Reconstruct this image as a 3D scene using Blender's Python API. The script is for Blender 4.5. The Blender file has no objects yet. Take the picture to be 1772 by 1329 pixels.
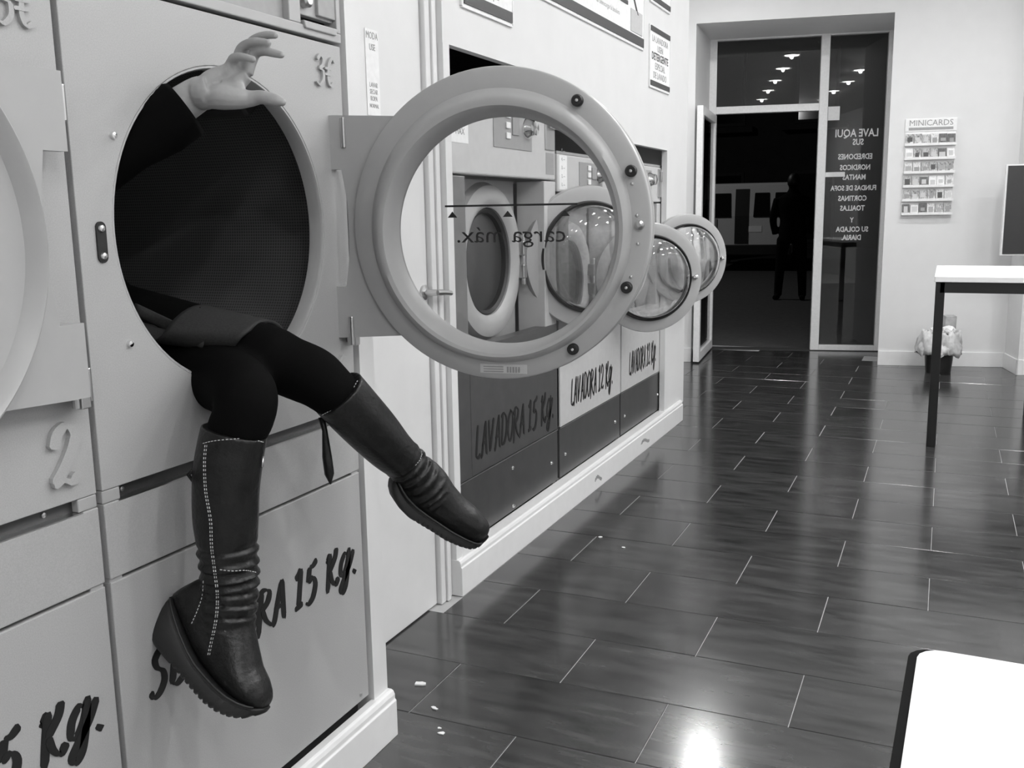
import bpy, bmesh, math, random
import numpy as np
from mathutils import Vector, Matrix, Quaternion
random.seed(7)
PI = math.pi
sc = bpy.context.scene
col = sc.collection
# ------------------------------------------------------------------ camera
FPX, YAW, PITCH, ROLL, EYE = 1666.36, .4222, .1749, -.0161, 1.25
def _R(a, ax):
    c, s = math.cos(a), math.sin(a)
    return np.array({0: [[1, 0, 0], [0, c, -s], [0, s, c]], 1: [[c, 0, s], [0, 1, 0], [-s, 0, c]], 2: [[c, -s, 0], [s, c, 0], [0, 0, 1]]}[ax])
CM = _R(ROLL, 2) @ _R(PITCH, 0) @ _R(YAW, 1) @ np.array([[1, 0, 0], [0, 0, -1], [0, 1, 0]], float)
CR, CU, CF = Vector(CM[0]), Vector(-CM[1]), Vector(CM[2])
CAM = Vector((0, 0, EYE))
cd = bpy.data.cameras.new('camera'); cam = bpy.data.objects.new('camera', cd); col.objects.link(cam)
cd.sensor_fit = 'HORIZONTAL'; cd.sensor_width = 36; cd.lens = FPX / 1772 * 36; cd.clip_start = .02; cd.clip_end = 200
mw = Matrix.Identity(4)
for i, v in enumerate((CR, CU, -CF)):
    for j in range(3): mw[j][i] = v[j]
mw.translation = CAM
cam.matrix_world = mw
sc.camera = cam
def at(px, py, d):                      # a point seen at a pixel of the 1772 x 1329 photograph, d metres deep
    return CAM + CR * ((px - 886) / FPX * d) - CU * ((py - 664.5) / FPX * d) + CF * d
# ------------------------------------------------------------------ world, exposure
sc.view_settings.view_transform = 'Standard'; sc.view_settings.look = 'None'; sc.view_settings.gamma = 1
sc.view_settings.use_curve_mapping = False
sc.view_settings.exposure = 0.0
w = bpy.data.worlds.new('night'); sc.world = w; w.use_nodes = True
w.node_tree.nodes['Background'].inputs[0].default_value = (1, 1, 1, 1)
w.node_tree.nodes['Background'].inputs[1].default_value = .0012
LAMP_W = 8.0
BULB_W = 8.0
CEIL = 3.0
LAMPS = [(-.545, 5.97), (-.38, 4.93), (-.19, 3.78), (-.02, 2.67), (.16, 1.50), (.33, .35), (.50, -.8),
         (.515, 5.65), (.68, 4.65), (.89, 3.52), (1.015, 2.45), (1.18, 1.3), (1.35, .15),
         (1.70, 5.9), (1.80, 4.9), (1.88, 3.9), (1.95, 2.9), (.35, 7.1), (-1.5, 6.8), (1.52, -1.0), (.66, -1.95)]  # last two are unseen, added behind the camera as front fill on the dryer
def lamp(name, loc, energy, size, typ='DISK'):
    l = bpy.data.lights.new(name, 'AREA'); l.shape = typ; l.size = size; l.energy = energy
    try: l.spread = 2.9
    except Exception: pass
    o = bpy.data.objects.new(name, l); col.objects.link(o); o.location = loc
    return o
sl = bpy.data.lights.new('street_light', 'POINT'); sl.energy = 330; sl.shadow_soft_size = .3
so = bpy.data.objects.new('street_light', sl); col.objects.link(so); so.location = (-7.5, 14.5, 6)
# ------------------------------------------------------------------ materials
def mat(name, v, rough=.5, metal=0, noise=None, bump=None, spec=.5, coat=0, rnd=0, stretch=None, vec='Object'):
    m = bpy.data.materials.new(name); m.use_nodes = True
    nt = m.node_tree; b = nt.nodes['Principled BSDF']
    c = (v, v, v, 1) if not isinstance(v, tuple) else v + (1,)
    b.inputs['Base Color'].default_value = c; b.inputs['Roughness'].default_value = rough; b.inputs['Metallic'].default_value = metal
    b.inputs['Specular IOR Level'].default_value = spec
    if coat: b.inputs['Coat Weight'].default_value = coat; b.inputs['Coat Roughness'].default_value = .08
    tc = nt.nodes.new('ShaderNodeTexCoord'); src = tc.outputs[vec]
    oi = nt.nodes.new('ShaderNodeObjectInfo')
    if stretch:
        mp = nt.nodes.new('ShaderNodeMapping'); mp.inputs['Scale'].default_value = stretch
        nt.links.new(src, mp.inputs['Vector']); src = mp.outputs[0]
        if rnd:
            ml = nt.nodes.new('ShaderNodeMath'); ml.operation = 'MULTIPLY'; ml.inputs[1].default_value = 40
            nt.links.new(oi.outputs['Random'], ml.inputs[0]); nt.links.new(ml.outputs[0], mp.inputs['Location'])
    s, a = noise or (60, .04)
    nz = nt.nodes.new('ShaderNodeTexNoise'); nz.inputs['Scale'].default_value = s; nz.inputs['Detail'].default_value = 4
    nt.links.new(src, nz.inputs['Vector'])
    mr = nt.nodes.new('ShaderNodeMapRange'); mr.inputs[1].default_value = .3; mr.inputs[2].default_value = .7
    mr.inputs[3].default_value = 1 - a; mr.inputs[4].default_value = 1 + a
    nt.links.new(nz.outputs[0], mr.inputs[0])
    fac = mr.outputs[0]
    if rnd:
        r2 = nt.nodes.new('ShaderNodeMapRange'); r2.inputs[3].default_value = 1 - rnd; r2.inputs[4].default_value = 1 + rnd
        nt.links.new(oi.outputs['Random'], r2.inputs[0])
        mm = nt.nodes.new('ShaderNodeMath'); mm.operation = 'MULTIPLY'; nt.links.new(fac, mm.inputs[0]); nt.links.new(r2.outputs[0], mm.inputs[1]); fac = mm.outputs[0]
    vm = nt.nodes.new('ShaderNodeVectorMath'); vm.operation = 'SCALE'; vm.inputs[0].default_value = c[:3]
    nt.links.new(fac, vm.inputs['Scale']); nt.links.new(vm.outputs[0], b.inputs['Base Color'])
    if bump:
        bs, bd = bump
        bn = nt.nodes.new('ShaderNodeTexNoise'); bn.inputs['Scale'].default_value = bs; bn.inputs['Detail'].default_value = 3
        nt.links.new(tc.outputs[vec], bn.inputs['Vector'])
        bp = nt.nodes.new('ShaderNodeBump'); bp.inputs['Strength'].default_value = bd; bp.inputs['Distance'].default_value = .002
        nt.links.new(bn.outputs[0], bp.inputs['Height']); nt.links.new(bp.outputs[0], b.inputs['Normal'])
    return m
def pane_mat(name, tint=.93, ior=1.5, boost=0):
    m = bpy.data.materials.new(name); m.use_nodes = True; nt = m.node_tree; nt.nodes.clear()
    o = nt.nodes.new('ShaderNodeOutputMaterial'); mx = nt.nodes.new('ShaderNodeMixShader')
    t = nt.nodes.new('ShaderNodeBsdfTransparent'); t.inputs[0].default_value = (tint,) * 3 + (1,)
    g = nt.nodes.new('ShaderNodeBsdfGlossy'); g.inputs['Roughness'].default_value = .01
    f = nt.nodes.new('ShaderNodeFresnel'); f.inputs[0].default_value = ior
    ad = nt.nodes.new('ShaderNodeMath'); ad.operation = 'ADD'; ad.inputs[1].default_value = boost
    nt.links.new(f.outputs[0], ad.inputs[0]); nt.links.new(ad.outputs[0], mx.inputs[0])
    nt.links.new(t.outputs[0], mx.inputs[1]); nt.links.new(g.outputs[0], mx.inputs[2]); nt.links.new(mx.outputs[0], o.inputs[0])
    return m
def glass_mat(name):
    m = mat(name, .97, .02); b = m.node_tree.nodes['Principled BSDF']
    b.inputs['Transmission Weight'].default_value = 1; b.inputs['IOR'].default_value = 1.45
    return m
def emit_mat(name, s):
    m = mat(name, .9); b = m.node_tree.nodes['Principled BSDF']
    b.inputs['Emission Color'].default_value = (1, 1, 1, 1); b.inputs['Emission Strength'].default_value = s
    return m
def perforated_mat(name, v, hole, scale, rough=.4, metal=0):
    m = mat(name, v, rough, metal); nt = m.node_tree; b = nt.nodes['Principled BSDF']
    tc = nt.nodes.new('ShaderNodeTexCoord'); vo = nt.nodes.new('ShaderNodeTexVoronoi'); vo.inputs['Scale'].default_value = scale
    vo.inputs['Randomness'].default_value = 0
    nt.links.new(tc.outputs['UV'], vo.inputs['Vector'])
    lt = nt.nodes.new('ShaderNodeMath'); lt.operation = 'GREATER_THAN'; lt.inputs[1].default_value = .33
    nt.links.new(vo.outputs['Distance'], lt.inputs[0])
    mx = nt.nodes.new('ShaderNodeMix'); mx.data_type = 'RGBA'
    mx.inputs[6].default_value = (hole,) * 3 + (1,); mx.inputs[7].default_value = (v,) * 3 + (1,)
    nt.links.new(lt.outputs[0], mx.inputs[0]); nt.links.new(mx.outputs[2], b.inputs['Base Color'])
    return m
WALL = mat('white wall paint', .74, .6, noise=(8, .015), bump=(400, .12))
CEILM = mat('white ceiling paint', .82, .8)
TRIMW = mat('white lacquered trim', .82, .3, noise=(20, .02))
FRAMEW = mat('white window frame', .82, .35)
DOORW = mat('white painted door', .74, .45, noise=(10, .02))
TILE = mat('dark glazed tile', .038, .17, noise=(5, .55), stretch=(1.1, 5, 1), rnd=.14, spec=.85, bump=(35, .03))
GROUT = mat('pale grout', .42, .8)
DRY = mat('grey speckled enamel', .43, .42, noise=(500, .07), bump=(700, .1))
DRYL = mat('grey smooth plastic', .42, .32, noise=(20, .02))
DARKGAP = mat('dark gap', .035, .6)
STEEL = mat('brushed steel', .55, .28, 1, noise=(30, .05), stretch=(1, 1, .05))
POST = mat('satin steel post', .22, .42, .35, noise=(30, .05))
CHROME = mat('chrome', .8, .08, 1)
BLACKP = mat('black plastic', .012, .35)
RUBBER = mat('black rubber', .01, .5)
INK = mat('black lettering', .01, .45)
DRUM = perforated_mat('dryer drum sheet', .12, .05, 150, .45)
DRUMW = perforated_mat('washer drum sheet', .14, .04, 90, .35, .7)
PANE = pane_mat('door pane', .95, 1.35)
WPANE = pane_mat('window pane', .85, 1.5, .02)
BOWL = glass_mat('bowl glass')
WASHL = mat('light washer enamel', .56, .35, noise=(30, .03))
WASHG = mat('mid grey washer plastic', .34, .4)
KICK = mat('dark grey kick plate', .075, .3, noise=(15, .1), metal=.3)
W15 = mat('dark steel lower panel', .10, .32, noise=(15, .1), metal=.4)
PLATE = mat('grey control plate', .33, .4)
PAPER = mat('white paper', .86, .7)
BAND = mat('dark poster band', .05, .5)
GREYINK = mat('grey print', .3, .6)
PALEINK = mat('pale print', .55, .6)
SKIN = mat('skin', .37, .5, noise=(60, .06), bump=(250, .15))
TIGHTS = mat('black opaque tights', .0035, .85, noise=(400, .2), spec=.06)
LEATHER = mat('black leather', .009, .34, noise=(40, .35), bump=(120, .55), spec=.36)
SOLE = mat('dark wedge sole', .014, .55, noise=(30, .2), stretch=(1, 1, 9))
STITCH = mat('pale stitching', .6, .6)
DENIM = mat('dark denim', .018, .8, noise=(300, .35))
JACKET = mat('black jacket cloth', .0025, .85, spec=.05)
HAIR = mat('dark hair', .01, .5)
TABLEW = mat('white laminate', .82, .35, noise=(5, .01))
TABLEB = mat('black table frame', .012, .35)
EDGE = mat('dark edge band', .012, .9, spec=.05)
BAG = mat('translucent bin bag', .62, .3, noise=(25, .25), bump=(40, .9))
LENS = emit_mat('lamp lens', 14)
BOARD = mat('dark board', .03, .35)
ASPH = mat('asphalt', .06, .9, noise=(20, .2))
FACADE = mat('night facade', .035, .8, noise=(3, .2))
VANW = mat('white van paint', .6, .3)
DARKW = mat('dark window', .01, .1)
DARKCL = mat('dark clothing', .004, .9, spec=.1)
WHITEINK = mat('white vinyl lettering', .8, .5)
CARDS = [mat('card print %s' % n, v, .4, noise=(s, a), vec='Generated') for n, v, s, a in (('pale', .6, 6, .35), ('mid', .38, 5, .6), ('dark', .08, 4, .5), ('white', .8, 5, .12), ('bold', .4, 3, .9))]
# ------------------------------------------------------------------ mesh helpers
class MB:
    def __init__(s): s.v = []; s.f = []; s.uv = {}
    def add(s, vs, fs):
        n = len(s.v); s.v += [tuple(p) for p in vs]; s.f += [tuple(i + n for i in f) for f in fs]; return s
    def box(s, x0, x1, y0, y1, z0, z1):
        return s.add([(x, y, z) for x in (x0, x1) for y in (y0, y1) for z in (z0, z1)],
                     [(0, 1, 3, 2), (4, 6, 7, 5), (0, 4, 5, 1), (2, 3, 7, 6), (0, 2, 6, 4), (1, 5, 7, 3)])
    def prism(s, poly, h0, h1, f):              # f(u, v, h) -> point
        n = len(poly)
        return s.add([f(u, v, h0) for u, v in poly] + [f(u, v, h1) for u, v in poly],
                     [tuple(range(n))[::-1], tuple(range(n, 2 * n))] + [(i, (i + 1) % n, n + (i + 1) % n, n + i) for i in range(n)])
    def lathe(s, prof, f, seg=64, closed=True): # prof (r, h); f(a, b, h) with a, b in the circle's plane
        n = len(prof); vs = []
        for k in range(seg):
            t = 2 * PI * k / seg
            for r, h in prof: vs.append(f(r * math.cos(t), r * math.sin(t), h))
        fs = []
        for k in range(seg):
            k2 = (k + 1) % seg
            for i in range(n if closed else n - 1):
                j = (i + 1) % n
                fs.append((k * n + i, k2 * n + i, k2 * n + j, k * n + j))
        if not closed:
            for i, rev in ((0, 1), (n - 1, 0)):
                if prof[i][0] > 1e-6:
                    c = [k * n + i for k in range(seg)]
                    fs.append(tuple(c if rev else c[::-1]))
        return s.add(vs, fs)
    def rings(s, rs, cap=True):
        n = len(rs[0]); m = len(rs)
        vs = [p for r in rs for p in r]
        fs = [(i * n + k, i * n + (k + 1) % n, (i + 1) * n + (k + 1) % n, (i + 1) * n + k) for i in range(m - 1) for k in range(n)]
        if cap: fs += [tuple(range(n))[::-1], tuple(range((m - 1) * n, m * n))]
        return s.add(vs, fs)
    def tube(s, pts, r, seg=8, cap=True):
        pts = [Vector(p) for p in pts]; rs = []; up = None
        rr = r if isinstance(r, (list, tuple)) else [r] * len(pts)
        for i, p in enumerate(pts):
            t = (pts[min(i + 1, len(pts) - 1)] - pts[max(i - 1, 0)]).normalized()
            if up is None: up = t.orthogonal().normalized()
            else: up = (up - t * up.dot(t)).normalized()
            b = t.cross(up)
            rs.append([p + (up * math.cos(2 * PI * k / seg) + b * math.sin(2 * PI * k / seg)) * rr[i] for k in range(seg)])
        return s.rings(rs, cap)
    def build(s, name, m, parent=None, smooth=False, bevel=0, loc=None, rz=0, kind=None, label=None):
        me = bpy.data.meshes.new(name); me.from_pydata(s.v, [], s.f); me.update()
        bm = bmesh.new(); bm.from_mesh(me); bmesh.ops.recalc_face_normals(bm, faces=bm.faces); bm.to_mesh(me); bm.free()
        return put(name, me, m, parent, smooth, bevel, loc, rz, kind, label)
def put(name, me, m, parent=None, smooth=False, bevel=0, loc=None, rz=0, kind=None, label=None):
    me.materials.clear()
    for q in (m if isinstance(m, (list, tuple)) else [m]): me.materials.append(q)
    if smooth:
        me.polygons.foreach_set('use_smooth', [True] * len(me.polygons))
        if smooth != 'all':
            try: me.set_sharp_from_angle(angle=math.radians(38))
            except Exception: pass
    o = bpy.data.objects.new(name, me); col.objects.link(o)
    if parent: o.parent = parent
    if loc is not None: o.location = loc
    o.rotation_euler.z = rz
    if bevel:
        b = o.modifiers.new('bevel', 'BEVEL'); b.width = bevel; b.segments = 2; b.limit_method = 'ANGLE'; b.angle_limit = .6
        b.harden_normals = False
    if kind: o['kind'] = kind
    if label: o['label'] = label
    return o
def thing(name, label, cat, loc=(0, 0, 0), rz=0, group=None):
    o = bpy.data.objects.new(name, None); col.objects.link(o); o.location = loc; o.rotation_euler.z = rz
    o.empty_display_size = .1
    tag(o, label, cat, group); return o
def tag(o, label, cat, group=None):
    o['label'] = label; o['category'] = cat
    if group: o['group'] = group
    return o
def copy_tree(o, parent=None):
    c = o.copy(); col.objects.link(c); c.parent = parent
    for ch in [k for k in o.children]: copy_tree(ch, c)
    return c
FX = lambda a, b, h: (h, a, b)          # circle in the y-z plane, h along x
FXc = lambda cy, cz: (lambda a, b, h: (h, cy + a, cz + b))
FY = lambda a, b, h: (a, h, b)
FZ = lambda a, b, h: (a, b, h)
FZc = lambda cx, cy: (lambda a, b, h: (cx + a, cy + b, h))
def catmull(pts, n=6):
    P = [np.array(p, float) for p in pts]; P = [2 * P[0] - P[1]] + P + [2 * P[-1] - P[-2]]; out = []
    for i in range(1, len(P) - 2):
        for k in range(n):
            t = k / n
            out.append(.5 * ((2 * P[i]) + (-P[i - 1] + P[i + 1]) * t + (2 * P[i - 1] - 5 * P[i] + 4 * P[i + 1] - P[i + 2]) * t * t + (-P[i - 1] + 3 * P[i] - 3 * P[i + 1] + P[i + 2]) * t ** 3))
    out.append(P[-2]); return out
# brush-written letters
GL = {
 'S': [[(.56, .80), (.50, .95), (.32, .98), (.16, .82), (.22, .62), (.40, .46), (.45, .24), (.32, .03), (.14, -.02), (.03, .14)]],
 'E': [[(.04, .80), (.18, .97), (.34, .95), (.54, 1.0)], [(.20, .95), (.15, .5), (.10, .05)], [(.15, .50), (.30, .50), (.44, .57)], [(.10, .05), (.26, .0), (.50, .10)]],
 'C': [[(.54, .78), (.48, .97), (.30, .94), (.12, .66), (.08, .30), (.18, .04), (.36, .0), (.54, .18)]],
 'A': [[(.0, -.05), (.10, .05), (.22, .5), (.38, 1.02)], [(.38, 1.02), (.44, .5), (.50, .05), (.58, .0)], [(.08, .30), (.26, .36), (.48, .33)]],
 'D': [[(.15, .98), (.12, .5), (.09, .02)], [(.0, .92), (.28, .99), (.52, .76), (.52, .36), (.34, .06), (.08, .02)]],
 'O': [[(.34, .98), (.14, .76), (.08, .34), (.22, .02), (.42, .10), (.54, .5), (.50, .86), (.34, .98), (.28, .95)]],
 'R': [[(.17, .96), (.12, .5), (.05, -.16)], [(.0, .80), (.22, .99), (.46, .90), (.42, .66), (.14, .48)], [(.20, .50), (.36, .20), (.60, -.02)]],
 'L': [[(.18, 1.0), (.12, .5), (.08, .04)], [(.08, .04), (.28, .0), (.44, .06)]],
 'V': [[(.04, 1.0), (.12, .5), (.2, .0)], [(.2, .0), (.36, .5), (.5, 1.0)]],
 '1': [[(.02, .80), (.16, .90), (.26, 1.02)], [(.26, 1.02), (.22, .5), (.18, .02)], [(.02, .0), (.18, .02), (.36, .06)]],
 '5': [[(.52, 1.04), (.34, .93), (.18, .93)], [(.18, .93), (.15, .7), (.13, .54)], [(.13, .54), (.34, .60), (.46, .38), (.36, .06), (.16, -.06), (.03, .0)]],
 'K': [[(.0, .82), (.08, .80), (.20, .98)], [(.20, .98), (.15, .5), (.12, -.10)], [(.50, 1.06), (.44, .80), (.18, .48)], [(.20, .48), (.32, .18), (.50, .02), (.64, .18)]],
 'g': [[(.46, .66), (.30, .74), (.12, .52), (.10, .22), (.24, .16), (.42, .42), (.52, .86)], [(.50, .78), (.46, .2), (.38, -.2), (.22, -.36), (.12, -.22), (.28, .02), (.56, .36), (.74, .74)]],
 '.': [[(.04, .02), (.10, .09), (.12, .12)]],
 '2': [[(.06, .66), (.12, .90), (.30, 1.0), (.46, .84), (.42, .60), (.26, .30), (.08, .06)], [(.06, .06), (.24, .10), (.40, .04), (.56, .12)]],
 '3': [[(.08, .84), (.24, 1.0), (.42, .88), (.38, .66), (.20, .56)], [(.20, .56), (.42, .48), (.46, .2), (.28, .0), (.06, .08)]],
 'e': [[(.48, .84), (.32, .97), (.15, .76), (.12, .3), (.26, .03), (.48, .14)], [(-.10, .60), (.15, .60), (.36, .63)], [(-.10, .40), (.15, .40), (.34, .43)]],
}
ADV = {' ': .34, '1': .48, '.': .2, 'K': .66, 'L': .5, 'S': .6, 'g': .74}
def brush(text, y0, z0, h, width, x, depth, nib=.165, slant=.12, thin=.35):
    tot = sum(ADV.get(c, .62) for c in text); sx = width / tot; mb = MB(); cx = 0
    for c in text:
        for si, st in enumerate(GL.get(c, [])):
            pts = catmull(st, 5); n = len(pts); Lf = []; Rt = []
            for i, p in enumerate(pts):
                t = pts[min(i + 1, n - 1)] - pts[max(i - 1, 0)]; t = t / (np.hypot(*t) + 1e-9); nn = np.array([-t[1], t[0]])
                wd = nib * (.5 * abs(nn @ np.array([.90, -.44])) + .5 * thin)
                if i in (0, n - 1): wd *= .55
                for A, sg in ((Lf, 1), (Rt, -1)):
                    q = p + nn * wd * sg
                    A.append((y0 + (cx + q[0] + slant * q[1]) * sx, z0 + q[1] * h))
            m = len(mb.v); N = len(Lf)
            for xx in (x, x + depth + si * .0004):
                mb.v += [(xx, a, b) for a, b in Lf] + [(xx, a, b) for a, b in Rt]
            for i in range(N - 1):
                a, b, c2, d = m + i, m + i + 1, m + N + i + 1, m + N + i
                e = 2 * N
                mb.f += [(a + e, b + e, c2 + e, d + e), (a, d, c2, b), (a, b, b + e, a + e), (d, d + e, c2 + e, c2)]
            mb.f += [(m, m + 2 * N, m + 3 * N, m + N), (m + N - 1, m + 2 * N - 1, m + 4 * N - 1, m + 3 * N - 1)]
        cx += ADV.get(c, .62)
    return mb
def text_obj(name, body, size, m, parent, ax, ay, org, ext=.0004, xs=1.0, align='CENTER', bold=0, label=None):
    cu = bpy.data.curves.new(name, 'FONT'); cu.body = body; cu.size = size; cu.extrude = ext; cu.align_x = align; cu.align_y = 'CENTER'
    cu.resolution_u = 2; cu.offset = bold
    t = bpy.data.objects.new('tmp', cu); col.objects.link(t)
    bpy.context.view_layer.update()
    me = bpy.data.meshes.new_from_object(t.evaluated_get(bpy.context.evaluated_depsgraph_get()))
    bpy.data.objects.remove(t)
    ax, ay = Vector(ax), Vector(ay); az = ax.cross(ay)
    M = Matrix.Identity(4)
    for i, v in enumerate((ax * xs, ay, az)):
        for j in range(3): M[j][i] = v[j]
    M.translation = Vector(org); me.transform(M)
    me.name = name
    return put(name, me, m, parent, label=label)
YT, ZT = (0, 1, 0), (0, 0, 1)
# ------------------------------------------------------------------ the room
XL = -1.185                                       # dryer front plane
fl = MB().box(-2.6, 3.6, -3.2, 9.0, -.12, -.0022).build('floor', GROUT, kind='structure')
TW, TH, G = .5995, .2935, .0022
tilecache = {}
k = 0
for r in range(-3, 25):
    ya = 1.965 + .2935 * r
    yb = ya + .2935
    off = -1.187 if r % 2 == 0 else -.887
    xmin = -1.19 if yb < 1.9 else (-1.46 if yb < 2.6 else (-1.40 if yb < 5.75 else -1.99))
    for c in range(-3, 8):
        x0 = off + .6 * c; x1 = x0 + .6
        x0c = max(x0, xmin); x1c = min(x1, 2.28)
        if x1c - x0c < .03: continue
        xm, ym = (x0c + x1c) / 2, (ya + yb) / 2
        vy = (ym - 8.223) * .98 - (xm + .454) * .199       # depth past the far wall's face
        ue = (xm + .454) * .98 + (ym - 8.223) * .199
        if vy > .0 and not (-1.46 < ue < .08): continue
        if vy > .78: continue
        if ya < .9 and xm > 1.0: continue
        key = (round(x1c - x0c, 3))
        if key not in tilecache:
            hw, hh = key / 2 - G / 2, TH / 2 - G / 2; e = .0012
            vs = [(-hw, -hh, -.0022), (hw, -hh, -.0022), (hw, hh, -.0022), (-hw, hh, -.0022),
                  (-hw, -hh, -e), (hw, -hh, -e), (hw, hh, -e), (-hw, hh, -e),
                  (-hw + e, -hh + e, 0), (hw - e, -hh + e, 0), (hw - e, hh - e, 0), (-hw + e, hh - e, 0)]
            fs = [(3, 2, 1, 0), (8, 9, 10, 11)] + [(i, (i + 1) % 4, 4 + (i + 1) % 4, 4 + i) for i in range(4)] + [(4 + i, 4 + (i + 1) % 4, 8 + (i + 1) % 4, 8 + i) for i in range(4)]
            me = bpy.data.meshes.new('tile'); me.from_pydata(vs, [], fs); me.update(); tilecache[key] = me
            o = put('tile', me, TILE, fl)
        else:
            o = bpy.data.objects.new('tile', tilecache[key]); col.objects.link(o); o.parent = fl
        o.location = (xm, ym, random.uniform(-.0004, .0002)); o.rotation_euler = (random.uniform(-.0006, .0006), random.uniform(-.0004, .0004), 0)
MB().box(-2.6, 3.6, -3.2, 9.2, CEIL, CEIL + .1).build('ceiling', CEILM, kind='structure')
# left wall: surround of the dryers, recess with a door, facing of the washers, step back to the entrance
MB().box(-1.46, -1.18, 1.799, 1.859, 0, CEIL).build('wall_left', WALL, kind='structure')                      # return beside the dryers
MB().box(-1.46, -1.19, -3.2, 1.796, 1.99, CEIL).build('wall_left', WALL, kind='structure')                    # above the dryers
MB().box(-2.30, -1.46, 1.80, 2.69, 0, CEIL).build('wall_left', WALL, kind='structure')                        # recess
XW = -1.42; WT = -1.45
MB().box(WT, XW, 2.69, 5.72, 1.762, CEIL).build('wall_left', WALL, kind='structure')                          # above the washer opening
MB().box(WT, XW, 2.6915, 2.733, .0, 1.762).build('wall_left', WALL, kind='structure')
MB().box(WT, XW, 3.66, 5.28, 1.577, 1.762).build('wall_left', WALL, kind='structure')                         # lower head over the smaller washers
MB().box(WT, XW, 5.28, 5.72, .10, 1.762).build('wall_left', WALL, kind='structure')
MB().box(-2.30, WT, 2.69, 2.76, 0, CEIL).build('wall_left', WALL, kind='structure'); MB().box(-2.30, WT, 5.36, 5.72, 0, CEIL).build('wall_left', WALL, kind='structure')
MB().box(-2.30, -1.99, 5.72, 7.95, 0, CEIL).build('wall_left', WALL, kind='structure')
MB().box(-2.30, -2.25, 2.76, 5.36, 0, CEIL).box(-2.25, WT, 2.76, 5.36, 1.95, 2.0).build('wall_left', DARKGAP, kind='structure')  # backing of the washer void, its shade put into a near-black colour
MB().box(2.3, 2.4, -3.2, 9.4, 0, CEIL).build('wall_right', WALL, kind='structure')
MB().box(-2.6, 2.4, -3.3, -3.2, 0, CEIL).build('wall_back', WALL, kind='structure')
# plinth boards
def plinth(name, x0, x1, y0, y1, h):
    prof = [(x0, 0), (x1 + .004, 0), (x1 + .004, h - .027), (x1, h - .023), (x1, h - .012), (x1 - .004, h - .003), (x1 - .010, h), (x0, h)]
    return MB().prism(prof, y0, y1, lambda u, v, t: (u, t, v)).build(name, TRIMW, kind='structure', bevel=.0015)
plinth('trim_1', -1.189, -1.161, -1.2, 1.862, .118)
plinth('trim_2', -1.46, -1.404, 2.69, 5.64, .124)
for y0, z0, L in ((4.02, .045, .10), (4.75, .05, .16)):           # scuffs on the washer plinth
    n = 16; up = []; dn = []
    for q in range(n):
        yy = y0 + L * q / (n - 1); c_ = z0 + .012 * math.sin(q * .33); hw_ = (.002 + .009 * abs(math.sin(q * 1.3 + y0))) * (1 if 0 < q < n - 1 else .1)
        up.append((yy, c_ + hw_)); dn.append((yy, c_ - hw_))
    sm = MB().prism(up + dn[::-1], -1.3999, -1.3992, lambda u, v, x: (x, u, v))
    tag(sm.build('scuff_mark', GREYINK), 'dark scuff on the white plinth below the ' + ('second' if y0 < 4.4 else 'third') + ' washer', 'scuff')
# interior door in the recess, with architrave and lever
d1 = MB().box(-1.459, -1.448, 1.90, 2.60, .004, 2.9).build('door_1', DOORW, kind='structure', bevel=.002)
MB().box(-1.459, -1.432, 2.605, 2.635, 0, 2.98).box(-1.459, -1.425, 2.637, 2.660, 0, 2.98).box(-1.459, -1.438, 2.662, 2.689, 0, 2.98).build('trim_3', DOORW, kind='structure', bevel=.003)
h = MB().lathe([(.0, 0), (.023, 0), (.023, .008), (.010, .012), (.010, .05), (.0, .05)], lambda a, b, t: (-1.448 + t, 2.575 + a, 1.018 + b), 20, False)
h.tube([(-1.402, 2.575, 1.018), (-1.398, 2.61, 1.016), (-1.398, 2.66, 1.010)], [.010, .009, .008])
h.build('door_handle', STEEL, d1, smooth=True)
st = thing('label_strip', 'narrow column of small printed stickers on the white recess door beside the dryer', 'sticker', (-1.447, 2.335, 1.63))
MB().box(0, .0006, -.036, .030, -.11, .115).build('backing', PAPER, st)
for zz, tx, s in ((.098, 'MODA', .026), (.068, 'USE', .024), (-.030, 'LAVAR', .018), (-.048, 'SECAR', .018), (-.066, 'ROPA', .018), (-.085, 'NORMAL', .015)):
    text_obj('print', tx, s, GREYINK, st, YT, ZT, (.0008, -.002, zz), xs=.75)
# far wall, turned 0.2 rad, with a deep splayed opening
FW, FP = .2, Vector((-.454, 8.223, 0))
fw = MB()
EX = lambda u, v, t: (u, v, t)
fw.prism([(-2.35, 0), (-1.483, 0), (-1.388, .83), (-1.388, .9), (-2.35, .9)], 0, CEIL, EX)
fw.prism([(0, 0), (3.2, 0), (3.2, .9), (.124, .9), (.124, .83)], 0, CEIL, EX)
fw.prism([(-1.483, 0), (0, 0), (.124, .83), (.124, .9), (-1.388, .9), (-1.388, .83)], 2.712, CEIL, EX)
fw.build('wall_far', WALL, loc=FP, rz=FW, kind='structure')
MB().box(.94, 1.9, -.37, 0, 0, CEIL).build('wall_far', WALL, loc=FP, rz=FW, kind='structure')
MB().box(0, .94, -.014, 0, 0, .116).box(-2.0, -1.483, -.014, 0, 0, .116).build('baseboard_far', TRIMW, loc=FP, rz=FW, kind='structure', bevel=.002)
MB().box(.926, .94, -.384, 0, 0, .116).box(.926, 1.9, -.384, -.37, 0, .116).build('baseboard_far', TRIMW, loc=FP, rz=FW, kind='structure', bevel=.002)
MB().box(-1.99, -1.976, 5.72, 7.9, 0, .116).build('baseboard_left', TRIMW, kind='structure', bevel=.002)
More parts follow.
